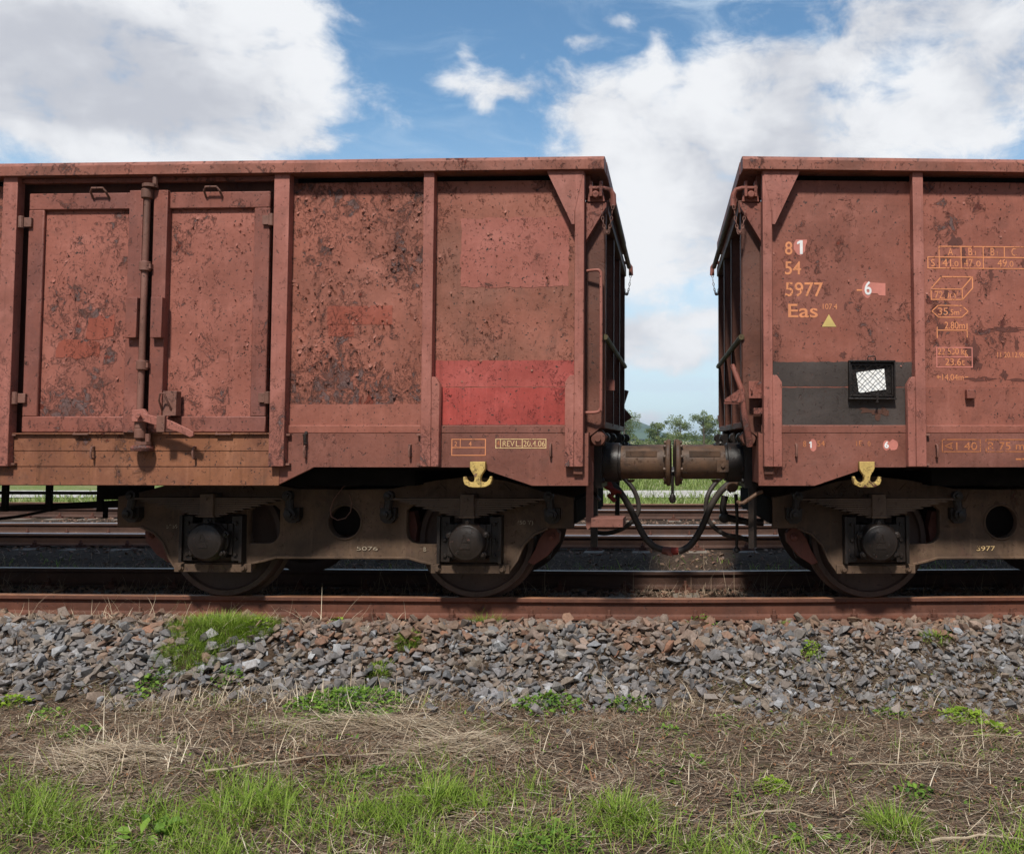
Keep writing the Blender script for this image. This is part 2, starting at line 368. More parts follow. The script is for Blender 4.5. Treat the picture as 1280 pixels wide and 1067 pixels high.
def flakes(mb, n, x0, x1, z0, z1, y, big=.02):
    """curled chips of paint standing off the sheet"""
    rnd = random.Random(int(x0 * 100) + n)
    cl = [(rnd.uniform(x0, x1), rnd.uniform(z0, z1)) for _ in range(max(3, n // 12))]
    for i in range(n):
        if rnd.random() < .7:
            cx, cz = rnd.choice(cl); cx += rnd.gauss(0, .07); cz += rnd.gauss(0, .09)
        else: cx, cz = rnd.uniform(x0, x1), rnd.uniform(z0, z1)
        if not (x0 + .02 < cx < x1 - .02 and z0 + .02 < cz < z1 - .02): continue
        L = rnd.uniform(.25, 1.0) ** 1.6 * big * 1.6 + .004; wd = L * rnd.uniform(.35, .9); a = rnd.uniform(0, 2 * math.pi)
        lift = L * rnd.uniform(.15, .5); ca, sa = math.cos(a), math.sin(a); rows = []
        for k in range(4):
            q = k / 3; d = L * q * (1 - .18 * q); hgt = lift * q * q + .0006; ww = wd * (1 - .55 * q * q) * (1 + .25 * rnd.uniform(-1, 1))
            rows.append([mb.b.verts.new((cx + ca * d - sa * e * ww / 2, y - hgt, cz + sa * d + ca * e * ww / 2)) for e in (-1, 1)])
        for r0, r1 in zip(rows, rows[1:]): mb.b.faces.new((r0[0], r0[1], r1[1], r1[0]))


def wobble_rect(x0, x1, z0, z1, amp=.006, step=.05, seed=1):
    r = random.Random(seed); pts = []
    def edge(a, b):
        n = max(2, int(math.dist(a, b) / step))
        for i in range(n):
            t = i / n; pts.append((a[0] + (b[0] - a[0]) * t + r.uniform(-amp, amp), a[1] + (b[1] - a[1]) * t + r.uniform(-amp, amp)))
    edge((x0, z0), (x1, z0)); edge((x1, z0), (x1, z1)); edge((x1, z1), (x0, z1)); edge((x0, z1), (x0, z0)); return pts


def arc(cx, cz, r, a0, a1, n=8):
    return [(cx + r * math.cos(R(a0 + (a1 - a0) * i / n)), cz + r * math.sin(R(a0 + (a1 - a0) * i / n))) for i in range(n + 1)]


def make_bogie(root, cu, name='bogie', left=False):
    """two-axle bogie centred at u = cu; the outer beam is the part, everything on it sub-parts"""
    mb = MB()
    def fr(u): return cu + u
    half = [(0, .86), (.37, .865), (.72, .93), (1.01, .965), (1.28, .93), (1.56, .85), (1.80, .80), (1.80, .566), (1.605, .565),
            (1.50, .52), (1.42, .44), (1.37, .32), (1.31, .235), (.72, .235), (.715, .285), (.62, .305), (.52, .333), (0, .333)]
    outl = [(fr(-a), b) for a, b in half] + [(fr(a), b) for a, b in half[::-1]][1:-1]
    def hole_oval(s):
        pts = [(.50, .70), (.50, .53)] + [(.50 + .09 - .09 * math.cos(R(k)), .53 - .09 * math.sin(R(k))) for k in (30, 60, 90)] + [(.74, .44), (.755, .50), (.755, .69), (.70, .735), (.54, .735)]
        return [(fr(s * a), b) for a, b in pts]
    def pedestal(s): return [(fr(s * a), b) for a, b in ((.775, .29), (.775, .665), (1.26, .665), (1.26, .29))]
    for sg in (-1, 1):
        m2 = MB() if sg == 1 else mb
        holes = [[(fr(-.015) + .127 * math.cos(k * math.pi / 16), .608 + .127 * math.sin(k * math.pi / 16)) for k in range(32)]] + [hole_oval(1), hole_oval(-1), pedestal(1), pedestal(-1)]
        m2.curve([outl] + holes, -.90 if sg == -1 else 1.0, .08, .006)
        if sg == -1:
            # flanges along the lower edge
            m2.box(fr(-.5), fr(.5), -.99, -.90, .322, .338)
            frame = m2.done(name, 'bogie', root)
            lipp = [(fr(sg2 * a), -.985, b) for sg2, seq in ((-1, half[6:]), (1, half[6:][::-1])) for a, b in seq]
            MB().tube([p_ for p_ in lipp[2:-2]], .011, 6).done('frame_lip', 'bogie', frame)
            MB().tube([(fr(-.015) + .133 * math.cos(k * math.pi / 16), -.982, .608 + .133 * math.sin(k * math.pi / 16)) for k in range(33)], .009, 6).done('hole_rim', 'bogie', frame)
        else: m2.done('side_frame', 'bogie', frame)
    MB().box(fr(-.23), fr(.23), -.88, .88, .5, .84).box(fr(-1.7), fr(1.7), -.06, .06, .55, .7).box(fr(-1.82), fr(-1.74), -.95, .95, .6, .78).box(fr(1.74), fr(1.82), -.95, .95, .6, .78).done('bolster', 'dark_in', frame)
    for sg in (-1, 1):
        u = fr(sg * 1.01)
        for ys, nm in ((-1, 'wheel'), (1, 'wheel')):
            o = ys   # outward direction
            prof = [(.06, .10), (.10, .10), (.11, .055), (.20, .03), (.36, .015), (.405, .04), (.415, .068), (.452, .066), (.459, .055), (.463, -.03), (.49, -.045), (.49, -.062), (.475, -.068), (.40, -.068), (.36, -.02), (.2, -.02), (.1, -.05), (.06, -.05)]
            MB().lathe([(r, o * a) for r, a in prof], (u, ys * .75, .463), 'y', 72).done(nm, 'wheel', frame)
        MB().tube([(u, -.95, .463), (u, .95, .463)], .075, 16).done('axle', 'grease', frame)
        # axle box: body between guides, round cap with a keeper
        y0 = -1.0
        b = MB(); b.box(u - .13, u + .13, y0 - .06, y0 + .14, .335, .60)
        b.lathe([(.155, -.02), (.155, -.075), (.145, -.085), (.140, -.10), (.138, -.128), (.128, -.142), (.122, -.142), (.10, -.152), (.06, -.160), (.02, -.162)], (u, y0, .468), 'y', 40)
        b.prism([(u - .11, .55), (u - .045, .615), (u - .045, .65), (u - .085, .652), (u - .085, .672), (u + .085, .672), (u + .085, .652), (u + .045, .65), (u + .045, .615), (u + .11, .55)], y0 - .085, y0 + .06)
        for k in (20, 160, 218, 322, 90): b.lathe([(.030, .0), (.030, -.04), (.018, -.042), (.018, -.06)], (u + .150 * math.cos(R(k)), y0 - .06, .468 + .150 * math.sin(R(k))), 'y', 6)
        b.done('axle_box', 'grease', frame, .003)
        # raised casting marks on the cap
        b = MB(); b.line(u - .02, .47, u + .012, .53, y0 - .158, .011, .007); b.line(u + .012, .53, u + .03, .48, y0 - .158, .011, .007); b.line(u - .035, .478, u + .035, .478, y0 - .158, .011, .007)
        b.prism(arc(u, .425, .038, 0, 180, 10), y0 - .166, y0 - .140); b.done('cap_casting', 'grease', frame)
        # horn guides
        for s2 in (-1, 1):
            b = MB()
            b.box(u + s2 * .19 - .035, u + s2 * .19 + .035, y0 - .03, y0 + .10, .31, .655)
            b.box(u + s2 * .237 - .012, u + s2 * .237 + .012, y0 - .055, y0 + .08, .30, .66)
            b.box(u + s2 * .15 - .02, u + s2 * .15 + .02, y0 - .045, y0 + .09, .36, .60)
            for zz in (.36, .48, .60): b.bolt(u + s2 * .19, y0 - .03, zz, .016, .016)
            b.done('horn_guide', 'grease', frame, .002)
        # keeper bar
        b = MB().prism([(u - .305, .221), (u - .305, .287), (u - .20, .280), (u + .20, .280), (u + .305, .287), (u + .305, .221)], -1.012, -.984)
        for s2 in (-.25, .25): b.lathe([(.026, 0), (.026, -.012), (.017, -.013), (.017, -.03)], (u + s2, -1.010, .253), 'y', 8)
        b.done('keeper_bar', 'bogie', frame, .002)
        # leaf spring
        b = MB()
        for k in range(9):
            hl = .60 - .062 * k; zt = .800 - .0165 * k
            b.prism([(u - hl, zt - .010), (u - hl + .03, zt), (u + hl - .03, zt), (u + hl, zt - .010), (u + hl - .02, zt - .0145), (u - hl + .02, zt - .0145)], -1.10, -1.015)
        b.done('leaf_spring', 'spring', frame)
        b = MB().box(u - .053, u + .053, -1.125, -.99, .652, .832); b.box(u - .06, u + .06, -1.13, -.99, .652, .668); b.bolt(u, -1.125, .79, .012, .012)
        b.done('spring_buckle', 'spring', frame, .004)
        for s2 in (-1, 1):
            b = MB(); v = u + s2 * .615; w2 = v + s2 * .02
            b.tube([(v, -1.06, .815), (w2, -1.07, .68)], [.034, .030], 10)
            b.lathe([(.04, 0), (.04, -.05), (.022, -.052), (.022, -.075), (.012, -.08)], (v, -1.05, .815), 'y', 12)
            b.lathe([(.046, 0), (.046, -.05), (.026, -.052), (.026, -.08), (.012, -.085)], (w2, -1.05, .675), 'y', 12)
            b.prism([(w2 - .06, .72), (w2 + .06, .72), (w2 + .055, .63), (w2 + .02, .605), (w2 - .03, .605), (w2 - .06, .64)], -1.05, -.975)
            b.done('spring_shackle', 'grease', frame)
        # brake hanger and shoe beyond the wheel, outer side
        b = MB(); s3 = sg
        pts = [(.62, .555), (.66, .51), (.65, .44), (.56, .33), (.46, .265), (.41, .285), (.465, .38), (.50, .47), (.56, .545)]
        b.prism([(u + s3 * a, z) for a, z in pts], -.83, -.73); b.lathe([(.03, 0), (.03, -.03), (.016, -.032), (.016, -.05)], (u + s3 * .60, -.83, .485), 'y', 8)
        b.done('brake_shoe', 'shoe', frame, .004)
        b = MB().prism([(u + s3 * a, z) for a, z in ((.49, .75), (.53, .75), (.62, .46), (.56, .30), (.52, .30), (.565, .46))], -.70, -.66).done('brake_hanger', 'grease', frame)
        # shoe on the inner side, seen through the oval window
        b = MB(); b.prism([(u - s3 * (.47 + a), z) for a, z in ((.06, .36), (.02, .42), (.0, .55), (.03, .68), (.09, .68), (.075, .5), (.11, .38))], -.83, -.72)
        for zz in (.45, .6): b.bolt(u - s3 * .53, -.83, zz, .01, .01)
        b.done('brake_shoe', 'shoe', frame)
        for s2 in (-1, 1):   # small triangular lugs above the spring
            MB().curve([[(u + s2 * .25 - .055, .855), (u + s2 * .25, .91), (u + s2 * .25 + .055, .855)], [(u + s2 * .25 - .03, .866), (u + s2 * .25, .896), (u + s2 * .25 + .03, .866)]], -.985, .015).done('lifting_lug', 'bogie', frame)
    return frame


def make_wagon(side):
    left = side < 0
    MB.mx = side
    # local x = side * u ; origin is the buffer plane on the track centre line
    root = empty('freight_wagon', (.045, YC, 0), -TH if left else TH)
    P = root
    ymax = 1.42
    posts = [(1.691, 1.768, 1), (2.768, 2.882, 0), (4.83, 4.94, 0), (5.92, 6.0, 0), (6.98, 7.06, 0), (8.04, 8.12, 0), (9.10, 9.21, 0), (11.16, 11.27, 0), (12.232, 12.309, 2)]
    panels = [(.60, 1.73, 0), (1.73, 2.82, 1), (4.885, 5.96, 2), (5.96, 7.02, 1), (7.02, 8.08, 0), (8.08, 9.155, 2), (11.215, 12.27, 1), (12.27, 13.40, 0)]
    for near in (True, False):
        s = 1 if near else -1
        def Y(v): return v * s
        def bx(b, x0, x1, ya, yb, z0, z1): b.box(x0, x1, min(Y(ya), Y(yb)), max(Y(ya), Y(yb)), z0, z1)
        # wall sheets
        for i, (a, c, k) in enumerate(panels):
            sz = 1.506 if (left and k) else 1.63
            b = MB(); bx(b, a, c, -ymax, -ymax + .006, sz, 3.152)
            if near and i < 3:
                if left: flakes(b, (240, 650, 260)[i], a + .05, c - .05, sz + .02, 3.12, -ymax, (.018, .026, .02)[i])
                else: flakes(b, (60, 190, 60)[i], a + .05, c - .05, sz + .02, 3.12, -ymax, .015)
            mt = (('side_mid', 'side_old', 'side_old') if left else ('side_new', 'side_table', 'side_new'))[min(k, 2)]
            b.done('wall_panel', mt, P)
            b = MB(); bx(b, a, c, -ymax - .004, -ymax + .004, 1.345, sz)
            b.done('lower_panel', 'side_low', P)
            b = MB(); bx(b, a, c, -1.44, -1.41, 1.292, 1.352); b.done('waist_rib', 'side_low' if k else 'sole', P, .006)
            b = MB(); bx(b, a, c, -1.345, -1.335, 1.2, 3.24); b.done('inner_lining', 'dark_in', P)
        for a in (2.82, 9.15):
            b = MB(); bx(b, a - .05, a + 2.17, -1.35, -1.34, 1.2, 3.24); b.done('inner_lining', 'end', P)
        # sole bar with deeper ends and middle
        H = L_W / 2
        bot = [(.56, .914), (.965, .913), (1.28, 1.018), (1.32, 1.045), (2.575, 1.045), (2.60, 1.030), (2.85, .909), (4.93, .909), (5.18, 1.03), (5.2, 1.045), (H, 1.045)]
        poly = [(.56, 1.292)] + bot + [(L_W - x, z) for x, z in bot[::-1][1:]] + [(L_W - .56, 1.292)]
        b = MB(); b.prism(poly, min(Y(-1.437), Y(-1.41)), max(Y(-1.437), Y(-1.41)))
        b.done('sole_bar', 'sole', P, .002)
        for a in (2.886, 9.214):
            b = MB(); bx(b, a, a + 1.94, -1.447, -1.4375, 1.165, 1.285); bx(b, a - .02, a + 1.96, -1.443, -1.4375, 1.050, 1.163)
            b.done('door_sill', 'sill', P, .002)
            b = MB(); bx(b, a - .06, a + 2.06, -1.4425, -1.4375, .912, 1.044); b.done('lower_beam', 'sill', P, .002)
        # posts
        b_all = [(.588, .655, 3)] + posts + [(L_W - .655, L_W - .588, 4)]
        for a, c, k in b_all:
            b = MB(); bx(b, a, c, -1.50, -1.421, 1.052, 3.2)
            if k in (1, 4): b.prism([(a - .058, 1.052), (a, 1.052), (a, 1.70), (a - .025, 1.70), (a - .058, 1.648)], min(Y(-1.498), Y(-1.44)), max(Y(-1.498), Y(-1.44)))
            if k in (3, 2): b.prism([(c, 1.052), (c + .066, 1.052), (c + .066, 1.66), (c + .03, 1.71), (c, 1.71)], min(Y(-1.498), Y(-1.44)), max(Y(-1.498), Y(-1.44)))
            b.done('side_post', 'post', P, .004)
        for g, d in ((.657, 1), (L_W - .657, -1)):
            b = MB().prism([(g - d * .066, 3.198), (g + d * .205, 3.198), (g + d * .020, 2.806), (g, 2.806), (g, 2.90)], min(Y(-1.504), Y(-1.4995)), max(Y(-1.504), Y(-1.4995)))
            b.done('corner_gusset', 'post', P)
        # cap rail: rounded box section
        pf = [(-1.53, 3.200), (-1.533, 3.27), (-1.515, 3.298), (-1.48, 3.306), (-1.40, 3.306), (-1.375, 3.295), (-1.37, 3.200)]
        b = MB(); b.prismx([(Y(y), z) for y, z in pf], .44 if near else .56, L_W - .44)
        b.done('cap_rail', 'cap', P, .003)
        # doors
        for dn, base in enumerate((2.885, 9.21)):
            bx0 = base
            for leaf in (0, 1):
                # leaf 0 is the one nearer the buffers
                x0, x1 = (bx0 + .048, bx0 + .815) if leaf == 0 else (bx0 + 1.10, bx0 + 1.887)
                ix0, ix1 = (x0 + .118, x1 - .004) if leaf == 0 else (x0 + .004, x1 - .118)
                b = MB(); bx(b, x0, x1, -1.424, -1.414, 1.30, 3.09)
                if near and left and dn == 0: flakes(b, 240, ix0, ix1, 1.45, 2.95, -1.424, .018)
                door = b.done('door', 'door', P)
                door['label'] = 'flaking red door leaf with raised frame'
                b = MB(); bx(b, x0, x1, -1.452, -1.4245, 2.962, 3.088); bx(b, x0, x1, -1.452, -1.4245, 1.30, 1.418)
                if leaf == 0: bx(b, x0, ix0, -1.4525, -1.4245, 1.416, 2.964)
                else: bx(b, ix1, x1, -1.4525, -1.4245, 1.416, 2.964)
                b.done('door_frame', 'frame', door, .008)
                # meeting stile
                sx0, sx1 = (bx0 + .807, bx0 + .911) if leaf == 0 else (bx0 + .993, bx0 + 1.097)
                b = MB(); bx(b, sx0, sx1, -1.485, -1.425, 1.297, 3.095); b.done('door_stile', 'frame', door, .005)
                # catch box
                cx = bx0 + (.797 if leaf == 0 else .985)
                b = MB(); bx(b, cx, cx + .085, -1.535, -1.486, 1.99, 2.288); b.done('catch', 'frame', door, .004)
                # hinges
                hx = bx0 - .005 if leaf == 0 else bx0 + 1.86
                for hz in (2.866, 1.552):
                    b = MB()
                    bx(b, hx - (0 if leaf == 0 else .01), hx + .10, -1.475, -1.452, hz - .035, hz + .035)
                    v = bx0 + (.025 if leaf == 0 else 1.925); b.tube([(v, Y(-1.476), hz - .045), (v, Y(-1.476), hz + .045)], .02, 10)
                    b.done('hinge', 'pale_iron', door, .003)
                if near:
                    hx = x0 + (.36 if leaf == 0 else .17)
                    MB().staple(hx, hx + .125, -1.452, 3.045, .05, .065, .008).done('handle', 'pale_iron', door)
                    for rx in (x0 + (.30 if leaf == 0 else .32),):
                        MB().tube([(rx - .06, -1.452, 1.297), (rx - .055, -1.475, 1.285), (rx + .055, -1.475, 1.285), (rx + .06, -1.452, 1.297)], .007, 8).done('foot_loop', 'pale_iron', door)
            # lip over the doors
            b = MB(); bx(b, bx0 + .0, bx0 + 1.94, -1.462, -1.42, 3.162, 3.196); b.done('door_header', 'frame', P, .003)
            b = MB(); bx(b, bx0 + .0, bx0 + 1.94, -1.47, -1.43, 1.286, 1.2965); b.done('threshold', 'sill', P)
            # locking rod between the leaves
            rx = bx0 + .95
            b = MB(); b.tube([(rx - .004, Y(-1.505), 3.14), (rx + .008, Y(-1.505), 1.235)], .0225, 14)
            for z in (3.06, 2.52, 1.79, 1.36, 1.29):
                b.lathe([(.036, -.035), (.040, -.03), (.040, .03), (.036, .035)], (rx, Y(-1.505), z), 'z', 14)
            for z in (2.52, 1.79): bx(b, rx - .05, rx + .02, -1.52, -1.42, z - .018, z + .018)
            for z in (3.12, 1.22):
                b.lathe([(.055, -.012), (.055, .012)], (rx - .02, Y(-1.50), z), 'z', 10)
                b.tube([(rx - .055, Y(-1.50), z - .01), (rx - .055, Y(-1.50), z + .07)], .018, 8)
            b.done('locking_rod', 'pale_iron', P)
            if near:
                b = MB(); b.prism([(rx + .035, 1.46), (rx - .05, 1.47), (rx - .085, 1.43), (rx - .075, 1.375), (rx + .035, 1.375)], -1.56, -1.53)
                b.prism([(rx - .06, 1.436), (rx - .06, 1.378), (rx - .33, 1.298), (rx - .41, 1.262), (rx - .435, 1.272), (rx - .433, 1.30), (rx - .40, 1.322), (rx - .26, 1.385)], -1.575, -1.558)
                b.bolt(rx - .03, -1.575, 1.418, .022, .02); b.done('lock_lever', 'post', P, .004)
                b = MB(); b.box(rx - .235, rx - .175, -1.60, -1.576, 1.30, 1.42); b.box(rx - .27, rx - .17, -1.52, -1.454, 1.42, 1.60)
                b.staple(rx - .235, rx - .165, -1.51, 1.45, .07, .13, .007)
                b.done('lever_catch', 'pale_iron', P, .003)
                b = MB(); b.lathe([(.07, -.02), (.075, 0), (.06, .02)], (rx - .01, -1.50, 1.185), 'z', 16); b.box(rx - .07, rx + .05, -1.50, -1.448, 1.165, 1.205); b.done('rod_foot', 'frame', P)
        # steps of lashing rings on the sole bar
        if near:
            for rx, z in ((.829, 1.17), (1.857, 1.165), (2.63, 1.16), (3.452, 1.15), (4.216, 1.15), (5.6, 1.16), (6.5, 1.16), (7.5, 1.16)):
                b = MB(); y = -1.447 if 2.9 < rx < 4.9 else -1.437
                b.tube([(rx, y, z + .045), (rx, y - .03, z + .04), (rx, y - .04, z), (rx, y - .03, z - .04), (rx, y, z - .045)], .008, 8); b.done('lashing_ring', 'pale_iron', P)
            MB().tube([(2.63, -1.44, 1.30), (2.632, -1.465, 1.28), (2.628, -1.465, 1.22), (2.64, -1.44, 1.20)], .012, 8).done('lashing_ring', 'grease', P)
            for px in (1.645, 1.672, 2.76, 2.74):
                pass
    # brackets from posts to rib
    b = MB()
    for a in (1.768, 2.74, 4.8):
        b.box(a, a + .035, -1.47, -1.43, 1.275, 1.29); b.box(a, a + .03, -1.47, -1.43, 1.06, 1.075)
    b.done('post_foot', 'pale_iron', P)
    # floor, interior lining, centre sills
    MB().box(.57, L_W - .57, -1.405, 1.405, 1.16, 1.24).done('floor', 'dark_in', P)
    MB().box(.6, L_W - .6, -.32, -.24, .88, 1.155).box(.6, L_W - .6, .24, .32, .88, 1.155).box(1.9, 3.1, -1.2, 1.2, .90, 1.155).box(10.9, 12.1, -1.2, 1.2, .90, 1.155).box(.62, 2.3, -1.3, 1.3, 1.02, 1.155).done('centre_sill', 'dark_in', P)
    # ---- end wall (both ends share the shape; the far one is a plain copy in geometry)
    SK = .034
    b = MB(); b.box(.585, .60, -1.38, 1.38, 1.30, 3.0); b.done('end_wall', 'end', P, shear=SK)
    b = MB(); b.box(.595, .66, -1.47, -1.40, 1.0, 3.2); b.done('corner_post', 'end', P)
    b = MB(); b.box(.595, .66, 1.40, 1.47, 1.0, 3.2); b.done('corner_post', 'end', P)
    b = MB()
    for y in (-1.34, -.42, .45, 1.30):
        b.prism([(.445, 1.36), (.445, 2.96), (.585, 3.02), (.585, 1.27), (.56, 1.27)], y, y + .014)
        b.box(.445, .457, y - .0, y + .09, 1.37, 2.95)
    b.done('end_rib', 'end', P, shear=SK)
    b = MB(); b.box(.43, .60, -1.30, 1.36, 2.935, 3.03); b.done('end_beam', 'end', P, .004, shear=SK); b = MB(); b.prismx([(-1.32, 1.33), (-1.32, 1.38), (1.38, 1.38), (1.38, 1.33)], .45, .585); b.done('end_beam', 'end', P, .004, shear=SK)
    b = MB(); b.tube([(.445, -1.36, 2.0), (.44, 1.36, 2.0)], .022, 8); b.done('end_bar', 'mossy', P, shear=SK)
    b = MB(); b.box(.435, .56, -1.369, 1.40, 3.205, 3.30); b.box(.56, .60, -1.369, 1.40, 3.03, 3.30); b.done('end_cap_rail', 'cap', P, .004, shear=SK)
    b = MB(); b.tube([(.40, -1.30, 3.03), (.40, 1.33, 3.03)], .024, 12); b.done('pivot_shaft', 'end', P, shear=SK)
    # triangular bracket, pivot block, hooks and chains on both corners
    for s in (-1, 1):
        y = 1.36 * s
        b = MB(); b.prism([(.587, 2.985), (.435, 2.985), (.435, 2.955), (.575, 2.72), (.587, 2.70)], y - .05 * (s == -1), y + .012 + .04 * (s == 1)); b.done('end_bracket', 'frame', P, .003, shear=SK)
        yy = -1.42 if s == -1 else 1.40
        b = MB(); b.prism([(.445, 2.99), (.465, 3.10), (.475, 3.115), (.49, 3.10), (.49, 3.075), (.535, 3.075), (.54, 3.115), (.555, 3.115), (.56, 3.09), (.575, 2.99)], yy, yy + .025)
        b.lathe([(.028, 0), (.028, -.035), (.022, -.045)], (.512, yy, 3.035), 'y', 16); b.box(.535, .557, yy - .035, yy, 3.02, 3.135); b.box(.463, .485, yy - .035, yy, 3.02, 3.135); b.done('pivot_block', 'frame', P, .003, shear=SK)
        b = MB(); b.tube([(.56, yy - .02, 3.085), (.45, yy - .02, 3.085), (.405, yy - .01, 3.075), (.385, yy, 3.04), (.383, yy, 2.955)], [.016, .016, .018, .022, .024], 10); b.done('end_hook', 'frame', P, shear=SK)
        # hanging chain
        b = MB(); n = 17
        for i in range(n):
            t = i / (n - 1); cx = .385 + .085 * t; cz = 2.94 - .19 * (1 - (2 * t - 1) ** 2) * 1.0 + .0 * t
            d = Vector((.085, 0, .19 * 4 * (2 * t - 1))).normalized(); q = Vector((0, 1, 0)) if i % 2 else Vector((0, 0, 1)).cross(d).cross(d).normalized()
            if i % 2 == 0: q = Vector((d.z, 0, -d.x))
            c = Vector((cx, yy - .03, cz)); ring = []
            for k in range(11):
                a = k * 2 * math.pi / 10; ring.append(c + d * math.cos(a) * .017 + q * math.sin(a) * .009)
            b.tube(ring, .0032, 5)
        b.done('chain', 'pale_iron', P, shear=SK)
    # headstock and buffer beam
    b = MB(); b.box(.56, .64, -1.405, 1.405, .93, 1.21); b.done('headstock', 'sole', P, .003)
    b = MB(); b.box(.558, .564, -1.436, -1.40, .915, 1.29); b.done('headstock_edge', 'sole', P)
    for s in (-1, 1):
        y = .875 * s; du = TT * y
        b = MB(); b.box(.50, .559, y - .20, y + .20, .88, 1.27); b.lathe([(.15, .56), (.155, .42), (.142, .415), (.142, .40)], (du, y, 1.068), 'x', 36)
        for dy in (-.15, .15):
            for dz in (-.14, .14): b.bolt(.50, y + dy, 1.072 + dz, .02, .018, 'x')
        buf = b.done('buffer', 'grease', P)
        b = MB(); b.lathe([(.128, .43), (.130, .42), (.130, .06), (.122, .05)], (du, y, 1.07), 'x', 48)
        b.box(du + .12, du + .36, y - .127, y - .09, 1.118, 1.160)
        if not left: b.box(du + .33, du + .42, y - .155, y - .09, 1.0, 1.09); b.bolt(du + .375, y - .155, 1.045, .016, .014)
        for k in (-90,): b.lathe([(.035, -.01), (.02, -.03)], (du + .33, y, .945), 'z', 12)
        b.done('buffer_sleeve', 'buffer', buf)
        b = MB(); b.lathe([(.14, .062), (.175, .050), (.182, .040), (.182, .028), (.176, .018), (.10, .012), (.02, .010)], (du, y, 1.068), 'x', 56)
        for k in range(10):
            a = 2 * math.pi * (k + .5) / 10; b.lathe([(.016, .048), (.016, .068), (.008, .072)], (du, y + .155 * math.cos(a), 1.068 + .155 * math.sin(a)), 'x', 6)
        b.done('buffer_head', 'buffer', buf)
    # end-door rollers over the buffers
    b = MB()
    b.box(.56, .575, -1.40, -1.2, 1.2, 1.3); b.lathe([(.052, .03), (.055, -.02), (.05, -.03), (.022, -.034), (.022, -.055)], (.50, -1.30, 1.255), 'y', 24); b.prism([(.56, 1.20), (.56, 1.30), (.48, 1.32), (.44, 1.27), (.47, 1.205)], -1.26, -1.22)
    b.done('roller', 'end', P)
    for y in (-1.0, -.5, .3, .9): b = MB(); b.lathe([(.030, .03), (.040, .02), (.040, -.02), (.030, -.03)], (.485, y, 1.262), 'y', 16); b.box(.47, .56, y - .06, y - .045, 1.2, 1.3); b.done('roller', 'grease', P)
    # draw gear: hook and screw coupling
    b = MB(); b.prism([(.56, 1.10), (.40, 1.10), (.33, 1.13), (.28, 1.12), (.27, 1.06), (.31, 1.0), (.36, 1.02), (.35, 1.07), (.56, 1.03)], -.03, .03); b.done('draw_hook', 'grease', P, .004)
    if left:
        b = MB(); b.tube([(.30, -.05, 1.06), (.15, -.05, .99), (.0, -.05, .97), (-.15, -.05, .99), (-.30, -.05, 1.06)], .018, 8); b.tube([(.30, .05, 1.06), (.15, .05, .99), (.0, .05, .97), (-.15, .05, .99), (-.30, .05, 1.06)], .018, 8)
        b.tube([(.12, 0, .98), (-.12, 0, .98)], .03, 10); b.tube([(-.003, -.03, .97), (-.003, -.05, .82), (-.003, -.05, .74)], [.014, .013, .013], 8)
        b.lathe([(.008, .055), (.022, .035), (.032, .0), (.024, -.025), (.006, -.034)], (-.003, -.05, .73), 'z', 14); b.done('screw_coupling', 'grease', P)
    # hoses
    def smooth(pts, n=6):
        out = []; p = [Vector(q) for q in pts]; p = [p[0]] + p + [p[-1]]
        for i in range(1, len(p) - 2):
            for k in range(n):
                t = k / n; a, b2, c, d = p[i - 1:i + 3]
                out.append(.5 * ((2 * b2) + (-a + c) * t + (2 * a - 5 * b2 + 4 * c - d) * t * t + (-a + 3 * b2 - 3 * c + d) * t ** 3))
        out.append(p[-2]); return out
    y = -.40
    if left:
        b = MB(); b.tube(smooth([(.56, y, .93), (.49, y, .88), (.42, y, .81), (.35, y, .70), (.29, y, .58), (.22, y, .447), (.14, y, .365), (.05, y, .335)]), .027, 12); b.done('brake_hose', 'rubber', P)
        b = MB(); b.tube(smooth([(.52, y + .3, .98), (.43, y + .25, .93), (.33, y + .2, .83), (.28, y + .2, .69), (.31, y + .2, .58), (.42, y + .2, .49), (.56, y + .3, .44), (.70, y + .4, .44)]), .020, 10); b.done('brake_hose', 'rubber', P)
        b = MB(); b.tube([(.07, y, .335), (.02, y, .325), (-.01, y, .325)], [.032, .036, .03], 10); b.prism([(.05, .33), (.02, .35), (-.02, .30), (.0, .285)], y - .04, y + .02); b.done('hose_coupling', 'shoe', P)
        b = MB(); b.tube([(.56, y - .1, .93), (.50, y - .1, .88), (.46, y - .1, .79)], .022, 8); b.tube([(.55, y - .12, .88), (.48, y - .12, .84), (.40, y - .12, .815)], [.022, .022, .012], 8); b.tube([(.51, y - .12, .80), (.45, y - .12, .74)], .018, 8); b.done('air_cock', 'cock_red', P)
    else:
        b = MB(); b.tube(smooth([(.50, y, .92), (.44, y, .87), (.37, y, .80), (.30, y, .69), (.245, y, .56), (.19, y, .455), (.12, y, .365), (.03, y, .32)]), .028, 12); b.done('brake_hose', 'rubber', P)
        b = MB(); b.tube(smooth([(.46, y + .3, .95), (.36, y + .25, .87), (.29, y + .2, .76), (.28, y + .2, .62), (.33, y + .2, .52), (.44, y + .2, .44), (.55, y + .2, .42), (.66, y + .3, .38)]), .020, 10); b.done('brake_hose', 'rubber', P)
        b = MB(); b.tube([(.03, y, .325), (-.03, y, .325)], [.03, .034], 10); b.done('hose_coupling', 'cock_red', P)
        b = MB(); b.tube([(.58, y - .1, .98), (.50, y - .1, .90), (.43, y - .1, .83)], [.03, .04, .032], 10); b.lathe([(.035, -.03), (.045, 0), (.035, .03)], (.47, y - .13, .86), 'y', 12); b.done('air_cock', 'buffer', P)
